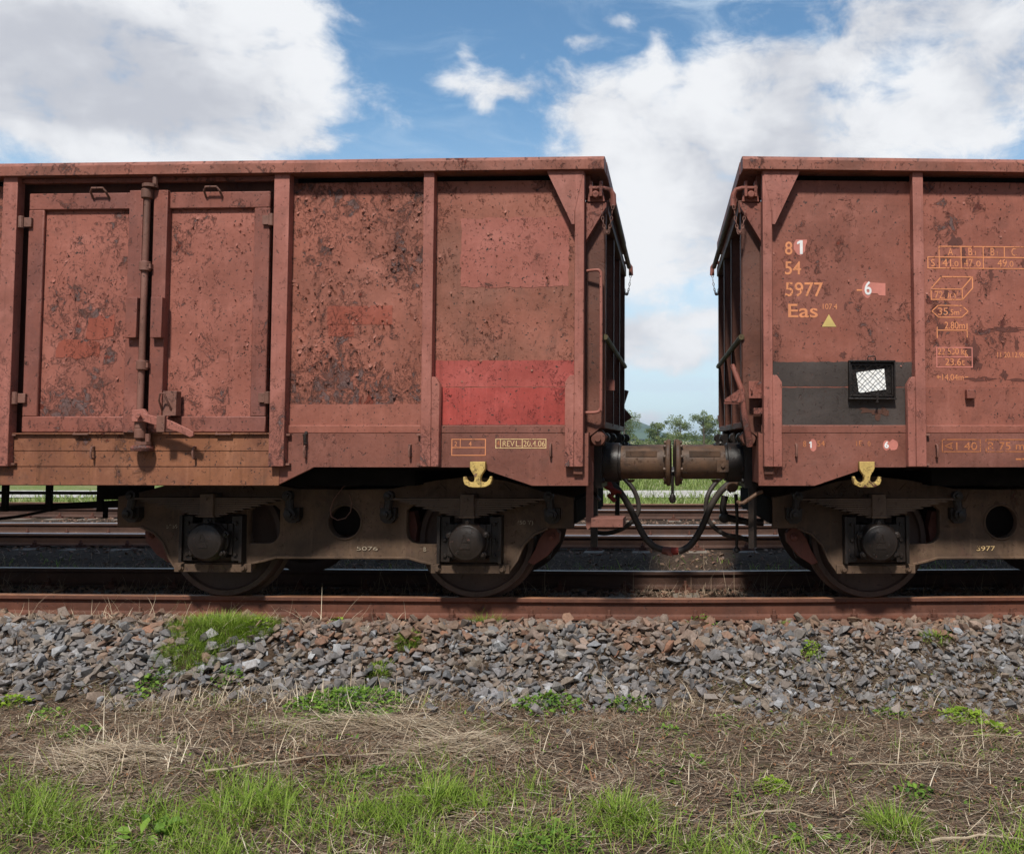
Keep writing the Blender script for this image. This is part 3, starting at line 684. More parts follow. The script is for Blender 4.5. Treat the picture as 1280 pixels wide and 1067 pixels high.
        b = MB(); b.tube([(.50, y - .1, .80), (.51, y - .1, .60), (.505, y - .1, .38)], [.016, .013, .012], 8); b.lathe([(.006, .03), (.025, .0), (.028, -.02), (.01, -.03)], (.505, y - .1, .355), 'z', 12)
        b.tube([(.42, y, .78), (.40, y, .68), (.42, y, .60)], [.03, .028, .036], 10); b.lathe([(.042, .03), (.042, -.03), (.02, -.04)], (.41, y - .02, .60), 'y', 14)
        b.tube([(.44, y, .60), (.62, y, .56), (.74, y, .56)], [.03, .028, .035], 10); b.done('brake_pipe', 'grease', P)
    # step / shunter rail
    if left:
        b = MB(); b.prism([(.602, .90), (.602, 1.06), (.585, 1.11), (.56, 1.105), (.548, 1.06), (.548, .66), (.56, .60), (.59, .575), (.602, .60)], -1.215, -1.195)
        b.done('step_hanger', 'pole', P, .003)
        b = MB(); b.box(.32, .558, -1.26, -1.02, .642, .668); b.box(.32, .558, -1.265, -1.255, .60, .668); b.box(.32, .33, -1.25, -1.02, .60, .642); b.done('step_tread', 'pole', P, .004)
        b = MB(); b.box(.555, .60, 1.0, 1.03, .44, 1.0); b.done('step_bracket', 'grease', P); b = MB(); b.box(.545, .60, -.95, -.93, .42, .95); b.done('step_bracket', 'grease', P); b = MB(); b.tube([(.60, -.9, .86), (.54, -1.0, .80), (.52, -1.0, .78)], .014, 8); b.done('step_bracket', 'grease', P)
        # grab handle on the end column
        MB().tube(smooth([(.58, -1.40, 2.481), (.50, -1.42, 2.484), (.478, -1.42, 2.465), (.472, -1.42, 2.40), (.470, -1.42, 1.55), (.475, -1.42, 1.47), (.50, -1.42, 1.445), (.59, -1.40, 1.442)], 4), .0115, 10).done('grab_handle', 'post', P)
        # locking lever on the far corner
        b = MB(); b.prism([(.60, 1.40), (.585, 1.56), (.57, 1.60), (.47, 1.48), (.57, 1.41)], 1.44, 1.50); b.tube([(.575, 1.47, 1.60), (.525, 1.47, 1.76)], .022, 8); b.done('end_lever', 'end', P, shear=.0)
        b = MB(); b.box(.40, .56, -1.12, -1.08, 1.62, 1.70); b.done('end_bracket', 'shoe', P)
    else:
        b = MB(); b.tube([(.372, -1.40, 1.79), (.385, -1.41, 1.755), (.44, -1.43, 1.60), (.447, -1.43, 1.52), (.46, -1.42, 1.42), (.492, -1.40, 1.26), (.50, -1.38, 1.20)], [.018, .02, .021, .019, .024, .026, .024], 12)
        b.done('end_lever', 'frame', P)
        b = MB(); b.prism([(.312, 1.535), (.42, 1.61), (.445, 1.52), (.44, 1.515), (.315, 1.52)], -1.44, -1.40); b.box(.31, .42, -1.435, -1.40, 1.505, 1.517); b.done('lever_weight', 'frame', P)
        b = MB(); b.box(.49, .588, -1.43, -1.415, 1.545, 1.67); b.tube([(.505, -1.435, 1.62), (.512, -1.45, 1.60), (.508, -1.435, 1.575)], .006, 6); b.done('lock_plate', 'frame', P, .003); b = MB(); b.box(.525, .588, -1.44, -1.38, 1.43, 1.475); b.done('lock_plate', 'frame', P, .003)
        b = MB(); b.box(.54, .60, 1.42, 1.5, 1.44, 1.50); b.done('lock_plate', 'frame', P)
        b = MB(); b.box(.535, .575, -1.04, -1.02, .42, .93); b.done('step_bracket', 'grease', P); b = MB(); b.box(.60, .63, -.8, -.78, .4, .9); b.done('step_bracket', 'grease', P)
        b = MB(); b.tube([(.62, -1.2, .86), (.58, -1.2, .845), (.475, -1.2, .775), (.45, -1.2, .775), (.44, -1.15, .78)], .014, 8); b.done('shunter_handle', 'buffer', P)
    # yellow tie-down hook under the sole bar
    hu = 1.35 if left else 1.333
    mir = 1
    hk = [(-.055, 1.088), (-.055, 1.04), (-.045, 1.018), (-.026, .99), (-.020, .965), (-.026, .945), (-.045, .938), (-.068, .945), (-.082, .962), (-.09, .982), (-.102, .98), (-.104, .955), (-.092, .925), (-.06, .908), (-.03, .903)]
    MB().curve([[(hu + a, z) for a, z in hk] + [(hu - a, z) for a, z in hk[::-1]]], -1.448, .05, .004).done('tie_hook', 'yellow', P)
    # bogies: the near one and the one at the far end
    make_bogie(P, 2.53); make_bogie(P, L_W - 2.53)
    # brake rigging between the bogies
    b = MB()
    b.box(4.35, 9.6, -.75, -.72, .80, .825); b.prism([(4.30, .76), (4.30, .70), (4.75, .68), (5.95, .64), (5.95, .675), (4.9, .73)], -.62, -.58); b.prism([(4.6, .93), (4.6, .90), (9.4, .90), (9.4, .93)], -.9, -.86)
    for x in (4.62, 5.05, 5.42): b.box(x, x + .045, -.74, -.71, .66, 1.0)
    b.tube([(4.68, -.6, .72), (4.68, -.6, .60)], .02, 8); b.box(4.3, 4.62, -.75, -.55, .76, .95)
    b.tube(smooth([(5.1, -.55, .68), (5.5, -.55, .60), (6.0, -.6, .56), (6.6, -.6, .60)]), .012, 6)
    b.box(4.2, 9.8, .55, .60, .84, .94); b.lathe([(.2, -.5), (.22, -.45), (.22, .45), (.2, .5)], (7.2, .3, .75), 'x', 20)
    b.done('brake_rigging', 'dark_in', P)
    b = MB(); b.box(5.72, 5.78, -1.2, -1.15, .70, .98); b.box(5.78, 6.3, -1.25, -1.13, .70, .78); b.done('step_tread', 'sole', P)
    return root


LW = make_wagon(-1)
tag(LW, 'rust-red open wagon on the left with double doors and a bright red painted field', 'freight wagon')
MB.mx = -1


def painted(name, mb, m, P): return mb.done(name, m, P, smooth=False)


# painted fields and lettering of the left wagon (u = distance from the buffer plane)
painted('red_field', MB().prism(wobble_rect(.662, 1.685, 1.632, 1.824, .002, .03, 3), -1.4222, -1.4195), 'red_top', LW)
painted('red_field', MB().prism(wobble_rect(.70, 1.685, 1.355, 1.626, .002, .03, 4), -1.4262, -1.423), 'red', LW)
painted('overpaint_patch', MB().prism(wobble_rect(.71, 1.51, 2.362, 2.875, .008, .05, 5), -1.4218, -1.4195), 'patch', LW)
painted('overpaint_patch', MB().prism(wobble_rect(2.01, 2.495, 2.09, 2.23, .006, .05, 6), -1.4218, -1.4195).prism(wobble_rect(2.30, 2.495, 2.01, 2.10, .006, .05, 7), -1.4218, -1.4195), 'patch_red', LW)
painted('overpaint_patch', MB().prism(wobble_rect(4.12, 4.32, 2.0, 2.16, .02, .05, 8), -1.4262, -1.4235).prism(wobble_rect(4.22, 4.54, 1.86, 1.98, .02, .05, 9), -1.4262, -1.4235), 'patch_red', LW)
# inspection panel: boxes and date
y = -1.4372
b = MB(); b.frame(1.305, 1.557, 1.13, 1.252, y, .006); b.box(1.311, 1.551, y - .0016, y, 1.186, 1.192); b.box(1.49, 1.495, y - .0016, y, 1.192, 1.246)
b.text('2', 1.535, 1.20, .034, y, right=1.517); b.text('4', 1.43, 1.20, .034, y, right=1.410); painted('lettering', b, 'letter', LW)
b = MB(); b.frame(.863, 1.235, 1.183, 1.253, y, .006); b.box(1.195, 1.2, y - .0016, y, 1.189, 1.247); b.box(1.036, 1.042, y - .0016, y, 1.189, 1.247)
b.text('REV', 1.182, 1.197, .042, y, right=1.095); b.text('L:', 1.085, 1.197, .042, y, right=1.05); b.text('20.4.06', 1.03, 1.197, .042, y, right=.872); painted('lettering', b, 'letter_pale', LW)
b = MB(); b.text('4', 1.227, 1.197, .042, y, right=1.204); painted('lettering', b, 'letter_faint', LW)
MB().tube([(2.47 + .004 * math.sin(k), -1.0 - .01 * math.cos(k * 1.3), z) if k < 0 else (x_, -1.005 - .01 * math.cos(k * 1.3), z) for k, (x_, z) in enumerate([(2.46, .94), (2.53, .87), (2.60, .78), (2.625, .70), (2.61, .65), (2.56, .625), (2.50, .64), (2.465, .69), (2.455, .76), (2.47, .82)])], .004, 6).done('hanging_wire', 'pale_iron', LW)
# bogie beam markings
y = -.9865
b = MB(); b.text('5076', 2.355 + .06, .39, .03, y, right=2.25, wide=1); painted('beam_lettering', b, 'letter_bogie', LW); b = MB(); b.text('B', 1.89, .385, .032, y, wide=.9); painted('beam_lettering', b, 'letter_bogie', LW); b = MB(); b.text('> 4 a <', 1.78, .385, .03, y, right=1.55); painted('beam_lettering', b, 'letter_bogie', LW); b = MB(); b.text('5059', 3.93, .555, .03, y, right=3.84); painted('beam_lettering', b, 'letter_bogie', LW); b = MB(); b.text('(50 Y)', 1.16, .595, .03, y, right=1.04)
painted('beam_lettering', b, 'letter_bogie', LW)
tag(LW.children[-1], 'faded small numbers on the bogie beam')

RW = make_wagon(1)
tag(RW, 'rust-red open wagon on the right with orange lettering, black field and wire-covered label holder', 'freight wagon')
MB.mx = 1
K = .045


def u(x): return x - K


painted('dark_field', MB().prism(wobble_rect(u(.70), u(1.738), 1.632, 1.812, .004, .03, 11), -1.4222, -1.4195), 'dark', RW)
painted('dark_field', MB().prism(wobble_rect(u(.74), u(1.72), 1.352, 1.625, .003, .03, 13), -1.4262, -1.423), 'dark', RW)
y = -1.4202
b = MB()
b.text('8', u(.808), 2.602, .094, y, right=u(.862), bold=.0014); b.text('54', u(.806), 2.455, .096, y, right=u(.925), bold=.0014); painted('wagon_number', b, 'letter', RW); b = MB()
b.text('5977', u(.808), 2.295, .102, y, right=u(1.086), bold=.0014); painted('wagon_number', b, 'letter', RW); b = MB(); b.text('Eas', u(.828), 2.140, .098, y, right=u(1.046), bold=.0014)
painted('type_lettering', b, 'letter', RW); b = MB()
b.text('107.4', u(1.083), 2.200, .040, y, right=u(1.190), bold=.0); painted('type_lettering', b, 'letter', RW); b = MB(); b.box(u(1.335), u(1.375), y - .0016, y, 2.336, 2.347)
painted('wagon_number', b, 'letter', RW)
b = MB()
def blob(cx, cz, rx, rz, seed): 
    r = random.Random(seed); return [(cx + rx * math.cos(k * math.pi / 9) * r.uniform(.9, 1.08), cz + rz * math.sin(k * math.pi / 9) * r.uniform(.9, 1.08)) for k in range(18)]
b.prism([(u(.872), 2.68), (u(.872), 2.64), (u(.90), 2.60), (u(.925), 2.592), (u(.955), 2.625), (u(.958), 2.66), (u(.970), 2.695), (u(.970), 2.712), (u(.89), 2.712)], y - .0012, y)
painted('paint_dab', b, 'pink', RW); b = MB(); b.prism(blob(u(1.41), 2.346, .036, .062, 3), y - .0012, y); b.prism([(u(1.43), 2.40), (u(1.50), 2.395), (u(1.548), 2.393), (u(1.547), 2.30), (u(1.50), 2.303), (u(1.488), 2.318), (u(1.43), 2.320)], y - .0022, y)
painted('paint_dab', b, 'pink', RW)
b = MB(); b.prism([(u(.917), 2.604), (u(.938), 2.604), (u(.938), 2.706), (u(.918), 2.706), (u(.897), 2.692), (u(.897), 2.676), (u(.917), 2.684)], y - .0028, y - .0014); b.text('6', u(1.393), 2.310, .096, y - .0026, right=u(1.444), bold=.0018); painted('wagon_number', b, 'white', RW)
painted('triangle_mark', MB().prism([(u(1.075), 2.071), (u(1.182), 2.071), (u(1.127), 2.162)], y - .0016, y), 'tri', RW)
# load table and dimension signs
b = MB(); x0, x1 = u(1.863), u(2.85)
b.frame(u(1.948), x1, 2.588, 2.674, y, .007); b.frame(x0, x1, 2.505, 2.594, y - .0004, .007)
for xx in (u(1.948), u(2.112), u(2.278)): b.box(xx, xx + .007, y - .0024, y, 2.512, 2.587)
for xx in (u(2.112), u(2.278), u(2.437), u(2.60)): b.box(xx, xx + .007, y - .0024, y, 2.595, 2.667)
for s_, a, z, h in (('A', 2.018, 2.605, .055), ('B', 2.172, 2.605, .058), ('1', 2.222, 2.605, .034), ('B', 2.338, 2.605, .058), ('1', 2.386, 2.605, .034), ('C', 2.495, 2.605, .058)):
    b.text(s_, u(a), z, h, y, wide=.72)
b.text('S', u(1.892), 2.522, .054, y, wide=.85); b.text('41', u(1.975), 2.522, .056, y, right=u(2.04)); b.text('.0', u(2.052), 2.522, .04, y, right=u(2.095))
b.text('47', u(2.137), 2.522, .056, y, right=u(2.203)); b.text('.0', u(2.213), 2.522, .044, y, right=u(2.262))
b.text('49', u(2.388), 2.522, .056, y, right=u(2.458)); b.text('.0', u(2.466), 2.522, .044, y, right=u(2.508))
painted('load_table', b, 'letter', RW); b = MB()
# volume block
z0, z1 = 2.272, 2.358
b.frame(u(1.884), u(2.124), z0, z1, y, .008)
for q in ((1.888, 2.357, 1.965, 2.445), (1.965, 2.445, 2.198, 2.445), (2.120, 2.357, 2.196, 2.445), (2.198, 2.448, 2.198, 2.362), (2.120, 2.275, 2.198, 2.362)): b.line(u(q[0]), q[1], u(q[2]), q[3], y, .008)
b.text('72.0m', u(1.915), 2.285, .054, y, right=u(2.07)); b.text('3', u(2.078), 2.312, .025, y)
painted('volume_sign', b, 'letter', RW); b = MB()
# floor area
hx = [(1.892, 2.190), (1.938, 2.232), (2.115, 2.232), (2.162, 2.188), (2.112, 2.145), (1.94, 2.145)]
for (a, c), (d, e) in zip(hx, hx[1:] + hx[:1]): b.line(u(a), c, u(d), e, y, .007)
b.text('35', u(1.938), 2.162, .054, y, right=u(2.01)); b.text('.5m', u(2.018), 2.162, .042, y, right=u(2.095)); b.text('2', u(2.10), 2.19, .022, y)
painted('area_sign', b, 'letter', RW); b = MB()
# width
b.text('2.80m', u(1.985), 2.060, .052, y, right=u(2.135)); b.box(u(1.93), u(2.155), y - .0016, y, 2.046, 2.053); b.box(u(2.148), u(2.155), y - .0016, y, 1.995, 2.10); b.box(u(1.925), u(1.932), y - .0016, y, 1.99, 2.075)
painted('width_sign', b, 'letter', RW); b = MB()
b.text('14.04m', u(1.962), 1.682, .045, y, right=u(2.12)); b.line(u(1.922), 1.705, u(1.95), 1.705, y, .007); b.line(u(1.922), 1.705, u(1.935), 1.718, y, .006); b.line(u(1.922), 1.705, u(1.935), 1.692, y, .006); b.line(u(2.13), 1.705, u(2.155), 1.705, y, .006)
painted('length_sign', b, 'letter', RW); b = MB()
b.text('22 530 kg', u(1.932), 1.870, .050, y, right=u(2.155)); b.text('23.6t', u(1.985), 1.792, .050, y, right=u(2.13))
painted('weight_sign', b, 'letter', RW); b = MB()
b.text('11 20.12.98', u(2.375), 1.85, .04, y, wide=.8)
painted('date_lettering', b, 'letter', RW)
b = MB(); b.frame(u(1.918), u(2.19), 1.774, 1.925, y, .008); b.box(u(1.926), u(2.18), y - .0016, y, 1.848, 1.856); painted('data_frame', b, 'pink', RW)
y = -1.4372
b = MB(); b.frame(u(1.945), u(2.232), 1.156, 1.250, y, .006); b.frame(u(2.268), u(2.62), 1.156, 1.250, y, .006)
b.text('R 75 m', u(2.285), 1.172, .058, y, right=u(2.555)); b.text('1 40', u(2.05), 1.172, .056, y, right=u(2.205))
b.line(u(1.968), 1.20, u(2.025), 1.225, y, .006); b.line(u(1.968), 1.20, u(2.025), 1.178, y, .006); b.line(u(2.012), 1.178, u(2.012), 1.225, y, .006)
b.text('i', u(2.445), 1.10, .03, y); b.text('c', u(2.445), 1.06, .026, y); b.box(u(2.49), u(2.56), y - .0016, y, 1.098, 1.11); b.text('7', u(2.52), 1.06, .03, y)
painted('sole_lettering', b, 'letter_faint', RW)
b = MB(); b.text('8', u(.928), 1.195, .042, y, wide=.8); b.text('54', u(1.03), 1.197, .042, y, right=u(1.085)); b.text('1E', u(1.315), 1.20, .040, y, right=u(1.36)); b.text('0', u(1.40), 1.20, .036, y); painted('sole_lettering', b, 'letter_faint', RW)
b = MB(); b.prism(blob(u(1.000), 1.207, .027, .045, 8), y - .001, y); painted('paint_dab', b, 'pink', RW); b = MB(); b.prism(blob(u(1.538), 1.205, .028, .038, 9), y - .001, y); b.prism(blob(u(1.588), 1.207, .034, .040, 10), y - .002, y); painted('paint_dab', b, 'pink', RW)
b = MB(); b.prism([(u(.980), 1.187), (u(.989), 1.187), (u(.989), 1.233), (u(.981), 1.233), (u(.971), 1.226), (u(.971), 1.219), (u(.980), 1.222)], y - .0024, y - .0012); b.text('6', u(1.522), 1.187, .044, y - .0024, right=u(1.553), bold=.002); painted('sole_lettering', b, 'white', RW)
b = MB(); b.text('U-D', u(.965), 1.105, .055, y, right=u(1.12)); painted('raised_marks', b, 'sole', RW)
y = -.9865
b = MB(); b.text('5977', u(2.36), .388, .036, y, right=u(2.505)); painted('beam_lettering', b, 'letter_pale', RW)
M['scar'] = lettering('bare dark rust', (.12, .034, .022), .60)
y = -1.4208
for cx, cz, rx, rz in ((2.08, 2.70, .06, .07), (2.13, 2.60, .03, .07), (2.0, 2.33, .018, .05), (1.955, 2.07, .035, .06), (2.20, 1.88, .045, .12), (2.21, 1.80, .05, .06), (2.26, 1.69, .12, .018), (2.47, 2.06, .14, .022), (2.40, 2.0, .02, .05), (2.52, 1.95, .02, .06), (2.34, 2.48, .02, .06), (2.42, 1.72, .03, .04), (2.53, 1.685, .08, .014), (1.25, 2.22, .012, .03), (1.23, 1.86, .03, .03), (2.58, 2.55, .022, .03)):
    r_ = random.Random(int(cx * 97 + cz * 31)); b = MB(); b.prism([(u(cx) + rx * math.cos(k * math.pi / 12) * r_.uniform(.35, 1.25), cz + rz * math.sin(k * math.pi / 12) * r_.uniform(.35, 1.25)) for k in range(24)], y - .0006, y); painted('rust_scar', b, 'scar', RW)
# wire-covered label holder with its white label
b = MB(); x0, x1, z0, z1 = u(1.262), u(1.602), 1.548, 1.822
b.box(x0, x1, -1.43, -1.424, z0, z1)
b.box(x0, x1, -1.470, -1.4305, z1 - .012, z1); b.box(x0, x0 + .010, -1.468, -1.4305, z0, z1 - .012); b.box(x1 - .010, x1, -1.468, -1.4305, z0, z1 - .012)
b.box(x0 - .004, x1 + .004, -1.474, -1.4305, z0 - .012, z0)
holder = b.done('label_holder', 'grease', RW, .002)
b = MB(); b.box(x0 + .012, x1 - .012, -1.452, -1.438, z0 + .012, z0 + .022); b.box(x0 + .012, x1 - .012, -1.452, -1.438, z1 - .036, z1 - .026); b.box(x0 + .012, x0 + .024, -1.452, -1.438, z0 + .022, z1 - .036); b.box(x1 - .024, x1 - .012, -1.452, -1.438, z0 + .022, z1 - .036)
b.tube([((x0 + x1) / 2 - .03, -1.45, z1), ((x0 + x1) / 2 - .025, -1.45, z1 + .03), ((x0 + x1) / 2 + .025, -1.45, z1 + .03), ((x0 + x1) / 2 + .03, -1.45, z1)], .005, 8)
b.prism([((x0 + x1) / 2 + .02, z0 + .03), ((x0 + x1) / 2 + .045, z0 + .03), ((x0 + x1) / 2 + .035, z0 - .02), ((x0 + x1) / 2 + .04, z0 - .035), ((x0 + x1) / 2 + .015, z0 - .035), ((x0 + x1) / 2 + .025, z0 - .02)], -1.486, -1.476)
b.done('holder_frame', 'grease', holder, .001)
b = MB()
gx0, gx1, gz0, gz1 = x0 + .02, x1 - .02, z0 + .02, z1 - .03; p = .078
for sgn in (1, -1):
    for k in range(-6, 12):
        pts = []
        for i in range(0, 61):
            t = i / 60; xx = gx0 + (gx1 - gx0) * t; zz = gz0 + k * p + sgn * (xx - gx0) * 1.0 + .004 * math.sin((xx - gx0) / p * 2 * math.pi)
            if sgn < 0: zz = gz0 + k * p - (xx - gx0) * 1.0 + .004 * math.sin((xx - gx0) / p * 2 * math.pi)
            if gz0 <= zz <= gz1: pts.append((xx, -1.456 - .0015 * sgn, zz))
        if len(pts) > 2: b.tube(pts, .0022, 5)
b.done('wire_mesh', 'grease', holder)
MB().prism([(u(1.322), 1.735), (u(1.528), 1.762), (u(1.540), 1.612), (u(1.44), 1.60), (u(1.395), 1.592), (u(1.34), 1.588)], -1.434, -1.4315).done('paper_label', 'paper', holder)
# square block on the table panel, patch of dark rust under the label holder
MB().box(u(2.125), u(2.19), -1.47, -1.425, 1.545, 1.612).done('stop_block', 'frame', RW, .004)
M['rust_stain'] = lettering('dark rust stain', (.085, .03, .016), .60)
painted('rust_stain', MB().prism(wobble_rect(u(1.35), u(1.56), 1.43, 1.475, .016, .03, 5), -1.4285, -1.4264).prism(wobble_rect(u(1.455), u(1.50), 1.385, 1.43, .01, .02, 6), -1.4285, -1.4264), 'rust_stain', RW)
MB.mx = 1


# ================================================================== GROUND
def h01(x): return x * x * (3 - 2 * x)


def fnoise(x, y, s=0.0):
    return (np.sin(x * 1.7 + s) * np.cos(y * 2.1 + 1.3 * s) + .6 * np.sin(x * 3.9 + y * 2.7 + 2 + s) + .4 * np.sin(x * 8.3 - y * 7.1 + s) + .25 * np.sin(x * 17.1 + y * 15.3 + 3 * s)) / 2.25


def gh(x, y):
    """ground height"""
    x = np.asarray(x, float); y = np.asarray(y, float)
    v = y - bend(np.clip(x, -60, 60))
    t1 = h01(np.clip((v - 6.25 + .12 * np.sin(x * .9)) / (6.92 - 6.25), 0, 1))
    z = -.555 + t1 * .372
    z = z + .018 * fnoise(x, y) * np.clip((7.3 - v) * 2, .25, 1)
    z = z + .03 * np.clip((6.2 - v) / 2, 0, 1) * fnoise(x * .6, y * .6, 4)
    z = z + .014 * np.clip((6.4 - v) / .4, 0, 1) * fnoise(x * 4.3, y * 4.9, 8)
    t2 = h01(np.clip((v - 9.3) / .8, 0, 1)) * (1 - h01(np.clip((v - 10.9) / .5, 0, 1)))      # low cess between the tracks
    z = z - .10 * t2
    t3 = h01(np.clip((v - 19.2) / 1.6, 0, 1)); z = z - .14 * t3
    return z


def grid_obj(name, xs, ys, m, zf, dz=0.0):
    X, Y = np.meshgrid(xs, ys); Z = zf(X, Y) + dz; nx, ny = len(xs), len(ys)
    v = np.stack([X.ravel(), Y.ravel(), Z.ravel()], 1)
    i = np.arange(ny - 1)[:, None] * nx + np.arange(nx - 1)[None, :]
    fcs = np.stack([i, i + 1, i + 1 + nx, i + nx], -1).reshape(-1, 4)
    return mesh_np(name, v, fcs, m, smooth=True)


m, t, b = mat('trackside ground')
geo = t.new('ShaderNodeNewGeometry').outputs['Position']; sp = t.new('ShaderNodeSeparateXYZ'); t.put(sp.inputs[0], geo)
Yp = sp.outputs[1]
nb = t.noise(geo, 1.1, 6, .65, .4); nf = t.noise(geo, 28, 6, .7, .6); nm = t.noise(geo, 6, 6, .65, .4)
soil = t.mix(t.ramp(nf, .35, .7), (.045, .031, .022), (.165, .117, .082)); soil = t.mix(t.ramp(nb, .45, .7), soil, (.14, .10, .068))
soil = t.mix(t.m('MULTIPLY', t.ramp(nm, .54, .7), .55), soil, (.065, .085, .022))
bal = t.mix(t.ramp(nf, .35, .7), (.034, .022, .014), (.10, .066, .044))
grs = t.mix(t.ramp(nm, .35, .65), (.105, .15, .035), (.20, .23, .075)); grs = t.mix(t.ramp(t.noise(geo, .8, 5, .6), .45, .7), grs, (.26, .24, .11))
fld = t.mix(t.ramp(t.noise(geo, .03, 4, .6), .45, .6), (.14, .17, .06), (.36, .30, .17))
col = t.mix(t.ramp(Yp, 6.4, 6.7), soil, bal); col = t.mix(t.ramp(t.m('ADD', Yp, t.m('MULTIPLY', nb, 1.5)), 20.2, 20.9), col, grs); col = t.mix(t.ramp(Yp, 60, 160), col, fld)
t.put(b.inputs['Base Color'], col); b.inputs['Roughness'].default_value = .95; b.inputs['Specular IOR Level'].default_value = .15
bump(t, b, t.m('ADD', nf, t.m('MULTIPLY', nm, 1.5)), .9, .03)
M['ground'] = m
xs = np.concatenate([np.linspace(-3500, -60, 14), np.linspace(-50, -12, 12), np.linspace(-11, 9, 300), np.linspace(10, 50, 12), np.linspace(60, 3500, 14)])
ys = np.concatenate([np.linspace(-60, 0, 6), np.linspace(.5, 3, 8), np.linspace(3.1, 8, 160), np.linspace(8.05, 21, 160), np.linspace(22, 60, 24), np.array([80, 120, 200, 350, 700, 1400, 2600, 4200])])
tag(grid_obj('ground', xs, ys, M['ground'], gh), kind='structure')
m, t, b = mat('pale gravel path'); geo = t.new('ShaderNodeNewGeometry').outputs['Position']
nf = t.noise(t.mapping(geo, (1, 1, 1)), 5, 6, .65); t.put(b.inputs['Base Color'], t.mix(t.ramp(nf, .3, .7), (.30, .27, .23), (.56, .53, .49))); b.inputs['Roughness'].default_value = .95
M['path'] = m
tag(grid_obj('gravel_path', np.linspace(-40, 40, 60), np.linspace(24.9, 28.4, 8), M['path'], lambda x, y: gh(x, y) * 0 - .30, .0), kind='structure')

# hill on the horizon
m, t, b = mat('wooded hill'); geo = t.new('ShaderNodeNewGeometry').outputs['Position']
t.put(b.inputs['Base Color'], t.mix(t.ramp(t.noise(geo, .03, 6, .6), .38, .62), (.03, .065, .03), (.065, .11, .05))); b.inputs['Roughness'].default_value = 1
M['hill'] = m
hx = np.linspace(-900, 900, 160); hy = np.linspace(1500, 2300, 20)
def hillz(x, y):
    c = np.clip(1 - ((y - 1800) / 330) ** 2, 0, 1)
    return -3 + c * (31 * np.exp(-((x + 62) / 48) ** 2) + 19 * np.exp(-((x + 160) / 90) ** 2) + 12 * np.exp(-((x - 60) / 120) ** 2) + 26 * np.exp(-((x - 420) / 200) ** 2) + 22 * np.exp(-((x + 520) / 180) ** 2) + 1.6 * fnoise(x / 9, y / 30))
tag(grid_obj('hill', hx, hy, M['hill'], hillz), kind='structure')

# ================================================================== RAILS
rail_prof = [(-.034, -.004), (-.030, 0), (.030, 0), (.034, -.004), (.035, -.03), (.022, -.042), (.009, -.05), (.008, -.125), (.02, -.142), (.065, -.152), (.065, -.163), (-.065, -.163), (-.065, -.152), (-.02, -.142), (-.008, -.125), (-.009, -.05), (-.022, -.042), (-.035, -.03)]


def rail(yc, label, dull=False, z=0.0, x0=-24, x1=20):
    xs = np.concatenate([np.arange(x0, -2, 1.0), np.linspace(-2, 2, 21), np.arange(3, x1 + 1, 1.0)]); n = len(rail_prof)
    v = np.array([[x, yc + bend(float(x)) + a, z + c] for x in xs for a, c in rail_prof])
    fcs = np.array([[i * n + k, i * n + (k + 1) % n, (i + 1) * n + (k + 1) % n, (i + 1) * n + k] for i in range(len(xs) - 1) for k in range(n)])
    o = mesh_np('steel_rail', v, fcs, M['rail' if yc < 7.5 else 'rail_far']); o.data.materials.append(M['rail_dark'] if dull == 'dark' else M['rail_dull'] if dull else M['rail_top'])
    mi = np.array([1 if k in (0, 1, 2) else 0 for i in range(len(xs) - 1) for k in range(n)], dtype=np.int32)
    o.data.polygons.foreach_set('material_index', mi)
    bm = bmesh.new(); bm.from_mesh(o.data); bmesh.ops.recalc_face_normals(bm, faces=bm.faces); bm.to_mesh(o.data); bm.free()
    return tag(o, label, 'rail', 'running rails of the three tracks')


rail(7.30, 'rusty rail nearest the camera, along the top of the grey ballast slope', True)
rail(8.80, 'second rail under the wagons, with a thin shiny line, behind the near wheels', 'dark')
rail(12.05, 'near rail of the empty middle track, its dull brown side facing the gap', False)
rail(13.55, 'far rail of the empty middle track, broad shiny head seen through the gap')
rail(16.5, 'near rail of the farthest track with a bright head just below the grass')
rail(18.0, 'farthest rail, a thin rusty strip at the foot of the green verge', True)


def sleeper_proto():
    e = empty('sleeper'); MB.mx = 1
    MB().box(-.125, .125, -1.12, 1.12, -.16, 0).done('beam', 'sleeper', e, .012)
    for yy in (-.75, .75):
        b = MB(); b.box(-.10, .10, yy - .17, yy + .17, .001, .014)
        for s in (-1, 1):
            b.box(-.05, .05, yy + s * .115 - .03, yy + s * .115 + .03, .014, .040); b.lathe([(.028, 0), (.028, .03), (.015, .032), (.015, .065)], (0, yy + s * .115, .04), 'z', 6)
        b.done('chair_plate', 'rail', e, .003)
    return e


sp0 = sleeper_proto(); first = True
for yc, x0, x1, txt, grp in ((8.05, -7.2, 5.1, 'sleeper sunk in dark ballast under the wagons', 'sleepers of the wagons’ track'), (12.8, -9.6, 6.6, 'weathered sleeper of the empty middle track with its end showing', 'sleepers of the middle track'), (17.25, -12.9, 9, 'brown sleeper of the farthest track', 'sleepers of the farthest track')):
    x = x0
    while x < x1:
        if first: o = sp0; first = False
        else:
            o = sp0.copy(); COL.objects.link(o)
            for ch in sp0.children:
                c = ch.copy(); COL.objects.link(c); c.parent = o
        o.location = (x, yc + bend(x), -.179); o.rotation_euler = (0, 0, R(random.uniform(-.6, .6)) + (TH if x > 0 else -TH))
        tag(o, txt, 'sleeper', grp.replace('’', "'")); x += .62 + random.uniform(-.015, .015)

